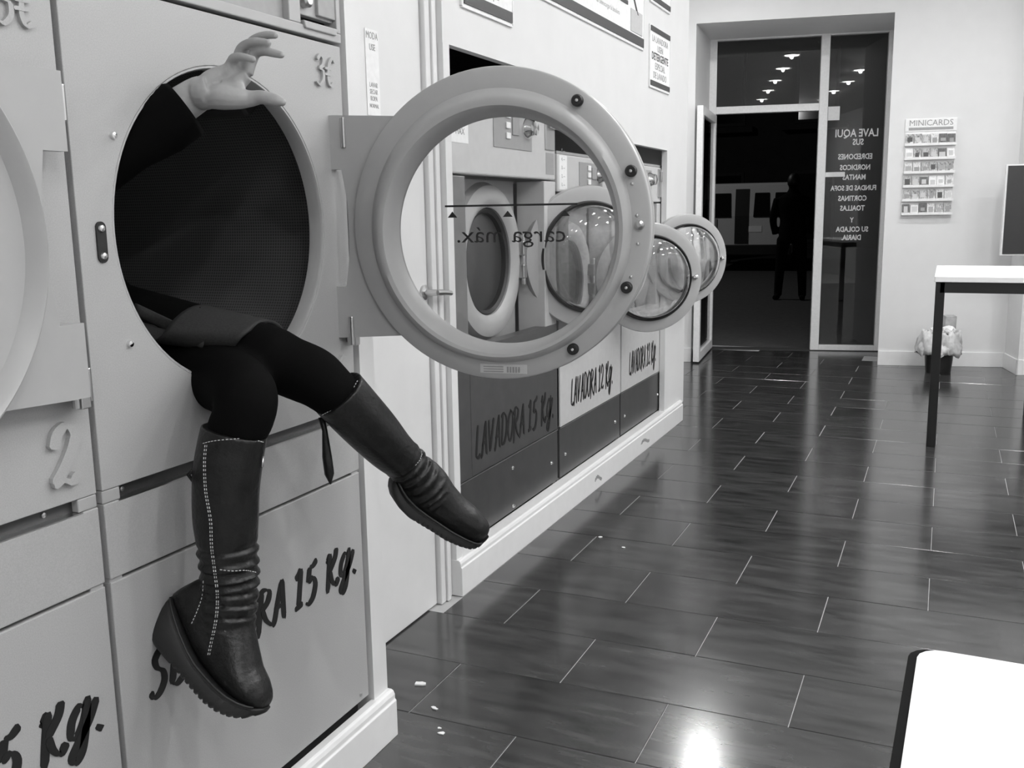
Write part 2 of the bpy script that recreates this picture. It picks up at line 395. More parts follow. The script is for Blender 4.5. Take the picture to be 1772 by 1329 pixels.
# entrance frame and panes (frame coordinates: x along the wall, y outwards)
FB = Vector((-1.065, 8.94, 0))
fr = MB()
y0, y1 = -.03, .04
fr.box(-.935, -.872, y0, y1, 0, 2.76); fr.box(-.005, .068, y0, y1, 0, 2.76); fr.box(.538, .60, y0, y1, 0, 2.76)
fr.box(-.872, -.005, y0, y1, 2.70, 2.76); fr.box(.068, .538, y0, y1, 2.70, 2.76)
fr.box(-.872, -.005, y0, y1, 2.084, 2.146); fr.box(.068, .538, y0, y1, 0, .05)
win = fr.build('window_1', FRAMEW, loc=FB, rz=FW, kind='structure', bevel=.004)
MB().box(-.872, -.005, .0, .006, 2.146, 2.70).build('pane', WPANE, win)
sp = MB().box(.068, .538, .0, .006, .05, 2.70).build('pane', WPANE, win)
MB().box(-.935, .60, -.05, .10, -.004, .006).build('trim_4', DARKGAP, loc=FB, rz=FW, kind='structure')
for tx, zc, xc, s in (('LAVE AQUI', 1.885, .315, .092), ('SUS', 1.81, .33, .072), ('EDREDONES', 1.688, .311, .064), ('NORDICOS', 1.597, .314, .062), ('MANTAS', 1.514, .31, .062),
                   ('FUNDAS DE SOFA', 1.422, .308, .060), ('CORTINAS', 1.334, .303, .062), ('TOALLAS', 1.25, .306, .062), ('Y', 1.148, .306, .058), ('SU COLADA', 1.068, .312, .062), ('DIARIA.', .997, .308, .062)):
    text_obj('lettering', tx, s, WHITEINK, win, (-1, 0, 0), (0, 0, 1), (xc, -.0004, zc), xs=.78, bold=.0016, label='white mirror-written shop lettering')
MB().box(.072, .168, -.004, -.001, 2.0, 2.115).build('notice', PAPER, win, label='small white paper notice')
MB().box(.06, .23, -.02, -.001, 1.522, 1.562).build('push_bar', FRAMEW, win, label='short white bar')
# entrance door leaf, open inwards
hx = Vector((-1.937, 8.763, 0)); lf = Vector((-1.846, 7.846, 0)) - hx
ang = math.atan2(lf.y, lf.x)
lw = lf.length
L = MB()
L.box(0, .065, -.025, .025, .012, 2.075); L.box(lw - .07, lw, -.025, .025, .012, 2.075)
L.box(.065, lw - .07, -.025, .025, .012, .09); L.box(.065, lw - .07, -.025, .025, 2.005, 2.075)
d2 = L.build('door_2', FRAMEW, loc=hx, rz=ang, kind='structure', bevel=.004)
MB().box(.06, lw - .065, -.004, .004, .085, 2.01).build('pane', WPANE, d2)
MB().tube([(lw - .035, .025, 1.05), (lw - .035, .06, 1.05), (lw - .035, .065, 1.0), (lw - .035, .065, .9), (lw - .035, .06, .85), (lw - .035, .025, .85)], .008).build('door_handle', STEEL, d2, smooth=True)
# street outside
MB().box(-16, 12, 9.0, 60, -.2, -.02).build('ground', ASPH, kind='structure')
# ------------------------------------------------------------------ ceiling lamps
def make_lamp():
    t = thing('downlight', '', 'lamp')
    MB().lathe([(.085, 0), (.112, 0), (.114, -.006), (.108, -.010), (.090, -.008), (.085, -.002)], FZ, 32).build('trim_ring', FRAMEW, t, smooth=True)
    MB().lathe([(0, -.001), (.086, -.001), (.086, -.004), (.0, -.004)], FZ, 32, False).build('lens', LENS, t)
    return t
pl = make_lamp()
for i, (x, y) in enumerate(LAMPS):
    t = pl if i == 0 else copy_tree(pl)
    t.location = (x, y, CEIL)
    n1 = ['first', 'second', 'third', 'fourth', 'fifth', 'sixth', 'seventh']
    t['label'] = ('round ceiling downlight by the entrance, beyond the washers' if i == 18 else 'round ceiling downlight before the right part of the far wall' if i == 17 else
                  'unseen downlight added behind the camera in line with the middle row, front fill' if i == 19 else 'unseen downlight added behind the camera in line with the machine row, front fill' if i == 20 else
                  'round ceiling downlight, %s from the entrance in the %s' % (n1[i] if i < 7 else n1[i - 7] if i < 13 else n1[i - 13], 'row nearest the machines' if i < 7 else 'middle row' if i < 13 else 'row along the right wall'))
    t['group'] = 'ceiling downlights'
    kf = (.42 if i < 7 else 1.5 if i == 18 else 1.0)
    lamp('downlight_glow', (x, y, CEIL - .012), LAMP_W * kf, .16)
    pl_ = bpy.data.lights.new('downlight_bulb', 'POINT'); pl_.energy = BULB_W * kf; pl_.shadow_soft_size = .02
    po_ = bpy.data.objects.new('downlight_bulb', pl_); col.objects.link(po_); po_.location = (x, y, CEIL - .024)
# ------------------------------------------------------------------ tumble dryers
YC = 1.425
def plate_hole(y0, y1, z0, z1, cy, cz, R, x0, x1, seg=72):
    an = sorted(set([2 * PI * k / seg for k in range(seg)] + [math.atan2(z - cz, y - cy) % (2 * PI) for y in (y0, y1) for z in (z0, z1)]))
    vs = []; n = len(an)
    for a in an:
        c, s = math.cos(a), math.sin(a)
        t = min(((y1 - cy) / c if c > 1e-9 else (y0 - cy) / c if c < -1e-9 else 1e9), ((z1 - cz) / s if s > 1e-9 else (z0 - cz) / s if s < -1e-9 else 1e9))
        for x in (x1, x0):
            vs += [(x, cy + R * c, cz + R * s), (x, cy + t * c, cz + t * s)]
    fs = []
    for i in range(n):
        a, b = 4 * i, 4 * ((i + 1) % n)
        fs += [(a, a + 1, b + 1, b), (a + 2, b + 2, b + 3, a + 3), (a, b, b + 2, a + 2), (a + 1, a + 3, b + 3, b + 1)]
    return MB().add(vs, fs)
DD = .35                                         # hinge to door centre
def make_dryer(number):
    t = thing('tumble_dryer', '', 'dryer', (XL, YC, 0), 0, 'coin tumble dryers')
    HW = .3595
    b = MB().box(-.86, -.842, -HW + .004, HW - .004, .02, 1.96)
    for s in (-1, 1): b.box(-.842, -.03, s * (HW - .012) - .008, s * (HW - .012) + .008, .02, 1.96)
    b.box(-.842, -.03, -HW + .02, HW - .02, .02, .84); b.box(-.842, -.03, -HW + .02, HW - .02, 1.62, 1.96)
    b.build('cabinet', DARKGAP, t)
    # main door panel
    plate_hole(-HW, HW, .832, 1.600, -.01, 1.232, .282, -.028, 0).build('front_panel', DRY, t, bevel=.0015)
    MB().lathe([(.281, -.02), (.281, .0015), (.286, .003), (.350, .003), (.356, 0), (.356, -.01)], FXc(-.01, 1.232), 96).build('hole_surround', DRY, t, smooth=True) if False else None
    MB().lathe([(.2815, -.001), (.2815, -.034), (.277, -.034), (.2755, -.006), (.278, -.001)], FXc(-.01, 1.232), 96).build('hole_lip', DRYL, t, smooth=True)
    # drum with uv for the perforation
    me = MB(); prof = [(.283, -.030), (.345, -.040), (.345, -.78), (.33, -.80)]
    me.lathe(prof, FXc(-.01, 1.232), 64, False)
    me.f = [f for f in me.f if len(f) == 4]
    n = len(me.v); me.v.append((-.80, -.01, 1.232))
    for k_ in range(64): me.f.append((k_ * 4 + 3, ((k_ + 1) % 64) * 4 + 3, n))
    dm = me.build('drum', DRUM, t, smooth=True)
    uv = dm.data.uv_layers.new(name='UVMap')
    for lp in dm.data.loops:
        p = dm.data.vertices[lp.vertex_index].co
        uv.data[lp.index].uv = (math.atan2(p.z - 1.232, p.y + .01) * .345, p.x)
    for q in range(3):
        a = q * 2 * PI / 3 + .9; c, s = math.cos(a), math.sin(a)
        v = MB().prism([(-.03, .345), (.03, .345), (.012, .285), (-.012, .285)], -.76, -.10, lambda u, r, x: (x, -.01 + r * c - u * s, 1.232 + r * s + u * c))
        v.build('drum_lifter', DRUM, dm, bevel=.006)
    # control fascia
    cp = MB().box(-.028, .004, -HW, HW, 1.606, 1.66 - .035).box(-.028, .004, -HW, -HW + .03, 1.625, 1.96).box(-.028, .004, .185, .222, 1.625, 1.96).box(-.028, .004, .345, HW, 1.625, 1.96).box(-.028, .004, -HW, HW, 1.93, 1.96)
    cp = cp.build('control_fascia', DRYL, t, bevel=.002)
    MB().box(-.024, -.010, -HW + .03, .185, 1.625, 1.93).build('display_panel', PLATE, cp, bevel=.002)
    MB().box(-.024, -.006, .222, .345, 1.645, 1.93).build('coin_panel', DRYL, cp, bevel=.002)
    MB().box(-.012, .002, .285, .345, 1.65, 1.93).build('coin_channel', PLATE, cp, bevel=.002)
    MB().lathe([(0, -.006), (.014, -.006), (.014, .008), (.009, .012), (0, .012)], FXc(.245, 1.672), 20, False).build('coin_button', STEEL, cp, smooth=True)
    MB().prism([(.225, 1.632), (.342, 1.632), (.336, 1.618), (.231, 1.618)], -.012, .009, lambda u, v, x: (x, u, v)).build('coin_tray', DRYL, cp, bevel=.002)
    # lint drawer and lower panel, with the dark groove and its corner blocks
    lip = MB().box(-.026, .001, -HW, HW, .686, .810).build('lint_panel', DRY, t, bevel=.002)
    MB().box(-.02, .0014, -HW + .03, HW - .03, .8085, .8105).build('bright_edge', STEEL, lip)
    MB().box(-.03, -.014, -HW + .004, HW - .004, .808, .834).build('groove', KICK, t)
    for s in (-1, 1):
        MB().box(-.025, -.001, s * (HW - .018) - .018, s * (HW - .018) + .018, .8105, .8315).build('corner_block', DRYL, t, bevel=.002)
        MB().box(-.025, -.002, s * (HW - .014) - .013, s * (HW - .014) + .013, .677, .688).build('corner_block', DRYL, t, bevel=.002)
        MB().lathe([(0, -.014), (.0045, -.014), (.004, -.010), (0, -.009)], FXc(s * .29 - .02, .822), 10, False).build('screw', STEEL, t)
    lo = MB().box(-.026, 0, -HW, HW, .137, .680).build('lower_panel', DRY, t, bevel=.002)
    MB().lathe([(0, 0), (.004, 0), (.003, .004), (0, .005)], FXc(HW - .035, .155), 10, False).build('screw', STEEL, lo)
    brush('SECADORA 15 Kg.', -.302, .452, .078, .632, .0003, .0006).build('lettering', INK, lo, label='black brush lettering')
    brush('3e', .258, 1.515, .058, .074, -.001, .007, nib=.10, thin=.5).build('embossed_price', DRY, t)
    brush(number, -.470 + .005 if False else .272, .862, .088, .056, -.001, .009, nib=.15, thin=.5).build('embossed_number', DRY, t)
    # latch plate and screws on the latch side
    lp = MB().prism([(-.0095 * math.cos(a) + 0, .0095 * math.sin(a) + (.022 if math.sin(a) > 0 else -.022)) for a in np.linspace(0, 2 * PI, 24, endpoint=False)], 0, .003, lambda u, v, x: (x, -.318 + u, 1.217 + v)).build('latch_plate', BLACKP, t)
    for zz in (.021, -.021): MB().lathe([(0, .003), (.006, .003), (.005, .006), (0, .007)], FXc(-.318, 1.217 + zz), 12, False).build('screw', CHROME, lp, smooth=True)
    for yy, zz in ((-.277, 1.379), (-.279, 1.055)): MB().lathe([(0, 0), (.006, 0), (.005, .005), (0, .006)], FXc(yy, zz), 12, False).build('screw', CHROME, t, smooth=True)
    # hinges on the cabinet
    for zc in (1.418, 1.005):
        hg = MB().box(0, .014, .335, .358, zc - .026, zc + .026); hg.box(.012, .034, .318, .336, zc - .030, zc + .004)
        hg.lathe([(0, -.028), (.006, -.028), (.006, .034), (0, .034)], lambda a, b, hh: (.03 + a, .312 + b, zc + hh), 12, False)
        hg.build('hinge', STEEL, t, bevel=.0015)
    # door, built closed: hinge on the z axis, disc centre at y = -DD
    dc = FXc(-DD, 0)
    def dcs(a, b, h):
        r_ = math.hypot(a, b); k_ = min(1, max(0, (.285 - r_) / .045)); return (h, -DD + a - .006 * k_, b - .012 * k_)
    dr = MB().lathe([(.3110, .006), (.3095, .001), (.306, -.001), (.272, -.001), (.268, -.007), (.262, -.014), (.254, -.018), (.245, -.016), (.238, -.005), (.233, .012), (.230, .026), (.2285, .034),
                     (.2285, .040), (.237, .034), (.268, .029), (.288, .034), (.301, .052), (.3065, .056), (.3095, .054), (.3110, .048), (.3110, .034), (.3088, .032), (.3088, .018), (.3110, .016)], dcs, 128)
    arc = [(-DD + .309 * math.cos(a), .309 * math.sin(a)) for a in np.linspace(.815, -.815, 24)]
    wing = arc + [(.0, -.232), (.03, -.232), (.03, -.122), (-.012, -.122)] + [(-.022, -.06), (-.024, 0), (-.022, .06)] + [(-.012, .122), (.03, .122), (.03, .232), (0, .232)]
    dr.prism(wing, .008, .028, lambda u, v, x: (x, u, v))
    d = dr.build('door', DRYL, t, smooth=True, loc=(.012, .300, 1.225))
    MB().lathe([(0, .034), (.2290, .034), (.2290, .038), (0, .038)], FXc(-DD - .006, -.012), 96, False).build('glass', PANE, d)
    pr = MB(); P = lambda u, v, x: (x + .0172, -DD - u + .008, v)
    pr.prism([(-.114, .0405), (.166, .0405), (.166, .0445), (-.114, .0445)], .0212, .0216, P)
    for a in (-.098, .021, .14): pr.prism([(a - .0105, .019), (a + .0105, .019), (a, .0315)], .0212, .0216, P)
    pr.build('load_mark', INK, d, label='black load line with small triangles')
    text_obj('load_lettering', 'carga máx.', .047, INK, d, YT, ZT, (.0388, -DD - .018, -.018), xs=1.16, label='black lettering seen mirrored through the glass')
    for a, b2 in ((.157, .222), (.258, .097), (.257, -.117), (.156, -.243)):
        rr = math.hypot(a, b2); a, b2 = a / rr * .290, b2 / rr * .290
        MB().lathe([(0, 0), (.0115, 0), (.0115, -.009), (.009, -.0125), (.004, -.0125), (.004, -.009), (0, -.009)], FXc(-DD - a, b2), 20, False).build('bumper', RUBBER, d, smooth=True)
        MB().lathe([(0, -.009), (.0035, -.009), (.003, -.0125), (0, -.013)], FXc(-DD - a, b2), 10, False).build('screw', CHROME, d)
    MB().lathe([(0, 0), (.010, 0), (.009, -.006), (.004, -.010), (0, -.010)], FXc(-DD - .288, .0), 16, False).build('latch_stud', STEEL, d, smooth=True)
    for a, b2 in ((.285, -.036), (.273, .078), (.272, -.100), (.283, .018)): MB().lathe([(0, 0), (.004, 0), (.003, -.003), (0, -.004)], FXc(-DD - a, b2), 8, False).build('screw', STEEL, d)
    lb = MB().box(-.0018, -.001, -DD - .060, -DD + .040, -.298, -.279)
    lb.build('rating_label', PALEINK, d, label='small printed rating label')
    pm = MB()
    for q in range(5): pm.box(-.0022, -.0017, -DD - .045 + q * .006, -DD - .045 + q * .006 + .004, -.296, -.284)
    for q in range(3): pm.box(-.0022, -.0017, -DD - .01, -DD + .033, -.2955 + q * .005, -.2935 + q * .005)
    pm.build('rating_print', GREYINK, d)
    return t, d
dry, ddoor = make_dryer('1')
dry['label'] = 'grey coin dryer with its round glass door swung open and a person sitting inside'
ddoor.rotation_euler.z = PI / 2 + .150
dry2, ddoor2 = make_dryer('2')
dry2.location.y = YC - .73
dry2['label'] = 'grey coin dryer numbered 2 with its door shut, at the left edge'
# ------------------------------------------------------------------ washers
def make_washer(kg, y0, W, top, cb, cy, cz, R, ringR, hinge, a, dist, dark, ctrl, name_label):
    t = thing('washing_machine', name_label, 'washer', (WT - .006, y0, 0), 0, 'coin washing machines')
    # cabinet: side posts and back box
    c = MB().box(-.75, -.012, .002, .03, .02, cb - .01); c.box(-.75, -.012, W - .03, W - .002, .02, cb - .01); c.box(-.75, -.73, .0, W, .02, top - .01)
    c.build('cabinet', WASHG, t)
    MB().box(-.12, 0, .004, .125, .354, cb - .006).build('side_post', POST, t, bevel=.003)
    MB().box(-.12, 0, W - .125, W - .004, .354, cb - .006).build('side_post', WASHL, t, bevel=.003)
    f = plate_hole(.125, W - .16, .36, cb - .006, cy, cz, R, -.135, -.118).build('front_panel', WASHG, t)
    # arched moulding around the porthole
    arch = MB().lathe([(R - .005, -.150), (R - .005, -.100), (R + .012, -.086), (R + .035, -.080), (R + .075, -.092), (R + .088, -.118), (R + .05, -.13)], FXc(cy, cz), 72)
    arch.build('porthole_moulding', DRYL, t, smooth=True)
    MB().lathe([(R - .002, -.14), (R - .002, -.112), (R - .012, -.104), (R - .024, -.112), (R - .026, -.14)], FXc(cy, cz), 72).build('door_gasket', RUBBER, t, smooth=True)
    dm = MB().lathe([(R - .026, -.13), (R + .06, -.16), (R + .06, -.55), (R, -.60), (.0, -.605)], FXc(cy, cz), 64, False)
    dm = dm.build('drum', DRUMW, t, smooth=True)
    uv = dm.data.uv_layers.new(name='UVMap')
    for lp in dm.data.loops:
        p = dm.data.vertices[lp.vertex_index].co; uv.data[lp.index].uv = (math.atan2(p.z - cz, p.y - cy) * .25, p.x)
    # controls
    cp = MB().box(-.04, 0, .003, W - .003, cb, top).build('control_panel', WASHL, t, bevel=.006)
    MB().box(-.04, -.004, .003, W - .003, top + .001, top + .012).build('top_edge', WASHG, t)
    p0, p1, q0, q1 = ctrl
    cpl = MB().box(-.001, .003, p0, p1, q0, q1).build('control_plate', PLATE, cp, bevel=.001)
    MB().lathe([(0, .003), (.040, .003), (.038, .012), (.030, .022), (.027, .040), (0, .043)], FXc(p1 - .045, (q0 + q1) / 2 + .010), 28, False).build('program_knob', CHROME, cp, smooth=True)
    MB().box(.003, .007, p0 + .155, p0 + .215, q0 + .05, q1 - .02).build('display', GREYINK, cp)
    for zz in (.30, .55, .80): MB().box(.003, .009, p0 + .10, p0 + .135, q0 + (q1 - q0) * zz - .010, q0 + (q1 - q0) * zz + .012).build('button', PAPER, cp, bevel=.002)
    if kg == '15':
        MB().box(.0, .0012, .035, .155, 1.479, 1.60).build('sticker', PAPER, cp)
        text_obj('sticker_print', '15 KG', .030, GREYINK, cp, YT, ZT, (.0014, .095, 1.56)); text_obj('sticker_print', 'MAX', .030, GREYINK, cp, YT, ZT, (.0014, .095, 1.515))
    else:
        MB().box(.0, .0012, .02, .11, cb + .01, top - .005).build('sticker', PAPER, cp)
        for q in range(5): text_obj('sticker_print', str(q + 1) + '. ---', .02, GREYINK, cp, YT, ZT, (.0014, .065, cb + .03 + q * .034))
    cn = MB().box(-.001, .006, W - .115, W - .02, top - .16, top - .01).build('coin_box', PALEINK if False else STEEL, cp, bevel=.002)
    MB().box(.006, .012, W - .085, W - .05, top - .075, top - .025).build('coin_slot', GREYINK, cp)
    MB().box(-.001, .001, W - .105, W - .02, cb + .02, top - .17).build('coin_cup', PLATE, cp)
    # lower panels
    lo = MB().box(-.05, .002 if dark else .004, .125 if dark else .004, W - .004, .354, .80 if dark else .74).build('lower_panel', W15 if dark else WASHL, t, bevel=.002)
    if dark: MB().box(-.05, .0025, .004, .122, .354, .80).build('lower_panel', W15, t, bevel=.002)
    MB().box(-.01, .003, .004, W - .004, .3475, .3525).build('bright_edge', STEEL, t)
    tw = (W - .20) if dark else W - .26
    brush('LAVADORA %s Kg.' % kg, .15 if dark else .13, .412 if dark else .425, .115, tw, .0045 if not dark else .0025, .0006, nib=.13, slant=.1).build('lettering', INK, lo, label='black brush lettering')
    kp = MB().box(-.05, 0, .003, W - .003, .131, .346).build('kick_plate', KICK, t, bevel=.002)
    for yy, zz in ((W * .5, .30), (W * .5, .15)) if dark else (): MB().lathe([(0, 0), (.008, 0), (.006, .005), (0, .006)], FXc(yy, zz), 12, False).build('screw', CHROME, kp, smooth=True)
    for yy in (.07, W - .075): MB().lathe([(0, 0), (.008, 0), (.006, .005), (0, .006)], FXc(yy, .222), 12, False).build('screw', CHROME, kp, smooth=True)
    # hinge block
    hp = Vector(hinge) - Vector((WT - .006, y0, 0))
    hb = MB()
    for zz in (.045, -.045): hb.box(hp.x - .035, hp.x + .012, hp.y - .022, hp.y + .012, hp.z + zz - .028, hp.z + zz + .028)
    hb.lathe([(0, -.10), (.010, -.10), (.010, .10), (0, .10)], lambda u, v, hh: (hp.x + u, hp.y + v, hp.z + hh), 12, False)
    hb.build('hinge', STEEL, t, bevel=.004)
    # door, built closed
    dc = FXc(-dist, 0); r = ringR
    dr = MB().lathe([(r, .012), (r - .004, .0), (r * .93, -.004), (r * .78, -.004), (r * .745, .004), (r * .735, .03), (r * .80, .045), (r * .95, .036), (r, .026)], dc, 96)
    dr.prism([(-dist + r * .93, .055), (.012, .04), (.012, -.04), (-dist + r * .93, -.055)], .004, .022, lambda u, v, x: (x, u, v))
    d = dr.build('door', DRYL, t, smooth=True, loc=hp, rz=PI / 2 + a)
    MB().lathe([(r * .785, -.002), (r * .785, -.018), (r * .765, -.024), (r * .735, -.018), (r * .725, .0), (r * .745, .006)], dc, 96).build('door_seal', RUBBER, d, smooth=True)
    MB().lathe([(r * .742, .008), (r * .735, -.03), (r * .70, -.055), (r * .55, -.085), (r * .28, -.098), (.0001, -.100), (.0001, -.094), (r * .28, -.092), (r * .54, -.079), (r * .68, -.051), (r * .712, -.028), (r * .718, .008)], dc, 72, False).build('glass_bowl', BOWL, d, smooth=True)
    MB().lathe([(0, -.004), (.012, -.004), (.010, -.016), (.005, -.020), (0, -.022)], FXc(-dist - r * .87, 0), 16, False).build('latch_stud', CHROME, d, smooth=True)
    MB().box(-.03, -.004, -dist - r * .90, -dist - r * .80, -.004, .004).build('latch_bar', CHROME, d)
    return t
make_washer('15', 2.765, .94, 1.655, 1.381, .505, 1.075, .205, .29, (-1.53, 3.535, 1.07), .84, .30, True, (.35, .69, 1.481, 1.625),
            'large washer nearest the dryers, dark lower panel lettered 15 Kg')
make_washer('12', 3.722, .84, 1.487, 1.335, .40, .945, .19, .262, (-1.52, 4.345, .938), .548, .272, False, (.255, .56, 1.345, 1.465),
            'middle washer with pale lower panel lettered 12 Kg, round door open')
make_washer('12', 4.572, .765, 1.487, 1.300, .37, .985, .18, .250, (-1.52, 5.165, .985), .736, .275, False, (.22, .52, 1.345, 1.465),
            'farthest washer from the dryers, round door open against the entrance')
# ------------------------------------------------------------------ posters over the washers
def poster(label, ya, yb, za, zb, lines, band=.022):
    t = thing('poster', label, 'poster', (XW, (ya + yb) / 2, (za + zb) / 2))
    w2, h2 = (yb - ya) / 2, (zb - za) / 2
    MB().box(0, .006, -w2, w2, -h2, h2).build('sheet', PAPER, t, bevel=.001)
    MB().box(.006, .010, -w2 + .012, w2 - .004, -h2 + .008, -h2 + .008 + band).build('lower_strip', BAND, t)
    MB().box(.006, .010, -w2 + .012, w2 - .004, h2 - band - .004, h2 - .004).build('upper_strip', BAND, t)
    MB().box(0, .008, -w2 - .006, -w2, -h2, h2).box(0, .008, w2, w2 + .006, -h2, h2).box(0, .008, -w2, w2, -h2 - .005, -h2).build('clip_frame', FRAMEW, t)
    for tx, zz, s, m, yo in lines: text_obj('print', tx, s, m, t, YT, ZT, (.0065, yo, zz), bold=.0006 if m is INK else 0)
    return t
poster('white notice with a dark lower strip, above the large washer', 2.815, 3.20, 1.89, 2.25, [('LAVADO', .05, .05, GREYINK, 0), ('normas de uso', -.06, .040, GREYINK, -.02), ('trae ropa.', -.105, .042, GREYINK, 0)], .035)
bp = poster('largest white poster with dark lower strip, above the washers', 3.20, 4.79, 2.034, 2.65, [('INSTRUCCIONES', .18, .10, GREYINK, 0), ('seleccione el programa', .0, .05, PALEINK, -.2), ('introduzca la moneda', -.09, .045, PALEINK, -.1), ('no sobrecargar la lavadora', -.20, .030, PALEINK, .25)], .040)
MB().box(.006, .009, .42, .53, -.13, .02).build('picture', PLATE, bp); MB().box(.0065, .0095, .42, .53, -.145, -.13).build('picture', BAND, bp)
MB().box(.006, .009, .58, .765, -.25, -.15).build('picture', PALEINK, bp)
MB().prism([(.62, -.10), (.635, -.10), (.70, -.165), (.685, -.165)], .0065, .0095, lambda u, v, x: (x, u, v)).build('picture', BAND, bp)
poster('small upright white notice with five printed lines, beside the entrance corner', 4.905, 5.285, 1.876, 2.176,
       [('LA LAVADORA', .088, .045, GREYINK, 0), ('USEN', .046, .045, GREYINK, 0), ('DETERGENTE', .003, .052, INK, 0), ('ESPECIAL', -.043, .047, GREYINK, 0), ('DE LAVADO', -.088, .046, GREYINK, 0)], .024)
poster('topmost small white notice beside the largest poster', 4.905, 5.285, 2.288, 2.59, [('AVISO', .05, .06, GREYINK, 0)], .024)
# ------------------------------------------------------------------ tables
def table(label, cx, cy, wx, wy, hgt, rz=0, legs=True, rad=.03, edge=True, leg=.045):
    t = thing('table', label, 'table', (cx, cy, 0), rz)
    pts = []
    for sx, sy, a0 in ((1, 1, 0), (-1, 1, 90), (-1, -1, 180), (1, -1, 270)):
        for k_ in range(5):
            a = math.radians(a0 + k_ * 22.5); pts.append((sx * (wx / 2 - rad) + rad * math.cos(a), sy * (wy / 2 - rad) + rad * math.sin(a)))
    if edge:
        MB().prism(pts, hgt - .024, hgt - .002, EX).build('edge_band', EDGE, t)
        q = [(x * (1 - .012 / wx) + .0040, y * (1 - .006 / wy)) for x, y in pts]
        MB().prism(q, hgt - .003, hgt, EX).build('tabletop', TABLEW, t)
    else:
        MB().prism(pts, hgt - .028, hgt, EX).build('tabletop', TABLEW, t, bevel=.002)
    hz = hgt - (.024 if edge else .028)
    fx, fy = wx / 2 - .03 if not edge else wx / 2 - .08, wy / 2 - .03 if not edge else wy / 2 - .08
    fm = MB()
    for s in (-1, 1):
        fm.box(-fx, fx, s * fy - leg / 2, s * fy + leg / 2, hz - .055, hz); fm.box(s * fx - leg / 2, s * fx + leg / 2, -fy, fy, hz - .055, hz)
    fm.build('under_frame', TABLEB, t)
    for sx in (-1, 1):
        for sy in (-1, 1): MB().box(sx * fx - leg / 2, sx * fx + leg / 2, sy * fy - leg / 2, sy * fy + leg / 2, 0, hz).build('leg', TABLEB, t, bevel=.002)
    return t
table('tall white folding table on black square legs by the right wall', .245, 5.95, .58, 1.06, .898, 0, rad=.006, edge=False)
table('white laminate tabletop with rounded corner and dark edge, bottom right corner', .375, .80, .80, .80, .72, -.03, rad=.03)
# ------------------------------------------------------------------ far wall: card rack, board, bin
def fwp(u, v, z): return FP + Vector((u * math.cos(FW) - v * math.sin(FW), u * math.sin(FW) + v * math.cos(FW), z))
rk = thing('card_rack', 'white wall rack holding six rows of small printed cards', 'rack', fwp(.30, 0, 1.17), FW)
MB().box(-.185, .185, -.008, 0, 0, .75).build('back_panel', FRAMEW, rk, bevel=.002)
MB().box(-.185, .185, -.014, -.008, .655, .745).build('header', PAPER, rk)
text_obj('header_lettering', 'MINICARDS', .062, GREYINK, rk, (1, 0, 0), ZT, (0, -.0145, .715), xs=.98)
MB().box(-.16, .16, -.016, -.014, .664, .684).build('header_strip', PLATE, rk)
for r in range(6):
    z = .552 - r * .105
    sh = MB().box(-.185, .185, -.045, -.008, z - .006, z); sh.box(-.185, .185, -.047, -.044, z - .006, z + .014); sh.build('shelf', FRAMEW if r else FRAMEW, rk)
rows = ['top', 'second', 'third', 'fourth', 'fifth', 'bottom']; cols = ['first', 'second', 'third', 'fourth', 'fifth', 'sixth']
pick = [[4, 4, 1, 0, 2, 2], [3, 4, 1, 1, 2, 3], [0, 0, 1, 1, 4, 4], [1, 1, 2, 3, 3, 0], [1, 4, 1, 4, 0, 0], [2, 3, 2, 0, 1, 1]]
cm = [None] * 5
for r in range(6):
    for c in range(6):
        h_ = .078 + random.uniform(-.006, .006)
        o = MB().prism([(-.0275, 0), (.0275, 0), (.0275, h_), (-.0275, h_)], 0, .010, lambda u, v, y: (u, -.038 + y + v * .22, v)).build('card', [PAPER, CARDS[pick[r][c]]])
        for i_, f_ in enumerate(o.data.polygons):
            f_.material_index = 1 if i_ in (0, 1) else 0
        hp0, hp1 = random.uniform(.012, .026), random.uniform(.044, .062); wq = random.uniform(.013, .022)
        MB().prism([(-wq, hp0), (wq, hp0), (wq, hp1), (-wq, hp1)], -.0006, .0004, lambda u, v, y: (u, -.038 + y + v * .22, v)).build('print', [BAND, GREYINK, PLATE, PALEINK][(r * 5 + c * 3 + pick[r][c]) % 4 if pick[r][c] != 3 else 3], o)
        o.location = fwp(.30 + (c - 2.5) * .0605 + random.uniform(-.002, .002), -.0005, 1.17 + .552 - r * .105 + .0005); o.rotation_euler.z = FW
        tag(o, 'small printed card in the wall rack, %s row, %s from the left' % (rows[r], cols[c]), 'card', 'cards in the wall rack')
bdp = fwp(.855, -.42, 0)
bd = thing('notice_board', 'dark framed board hanging on the right pillar, cut by the frame', 'board', fwp(.755, -.372, 1.21), FW)
MB().box(0, .75, -.035, 0, -.32, .335).build('board_frame', FRAMEW, bd, bevel=.003)
MB().box(.012, .74, -.040, -.034, -.308, .325).build('board_face', BOARD, bd)
bn = thing('waste_bin', 'small black waste bin lined with a crumpled plastic bag under the table', 'bin', (-.003, 7.99, 0))
MB().lathe([(0, 0), (.090, 0), (.112, .25), (.106, .25), (.086, .008), (0, .008)], FZ, 32, False).build('bucket', BLACKP, bn, smooth=True)
bg = MB(); rs = []
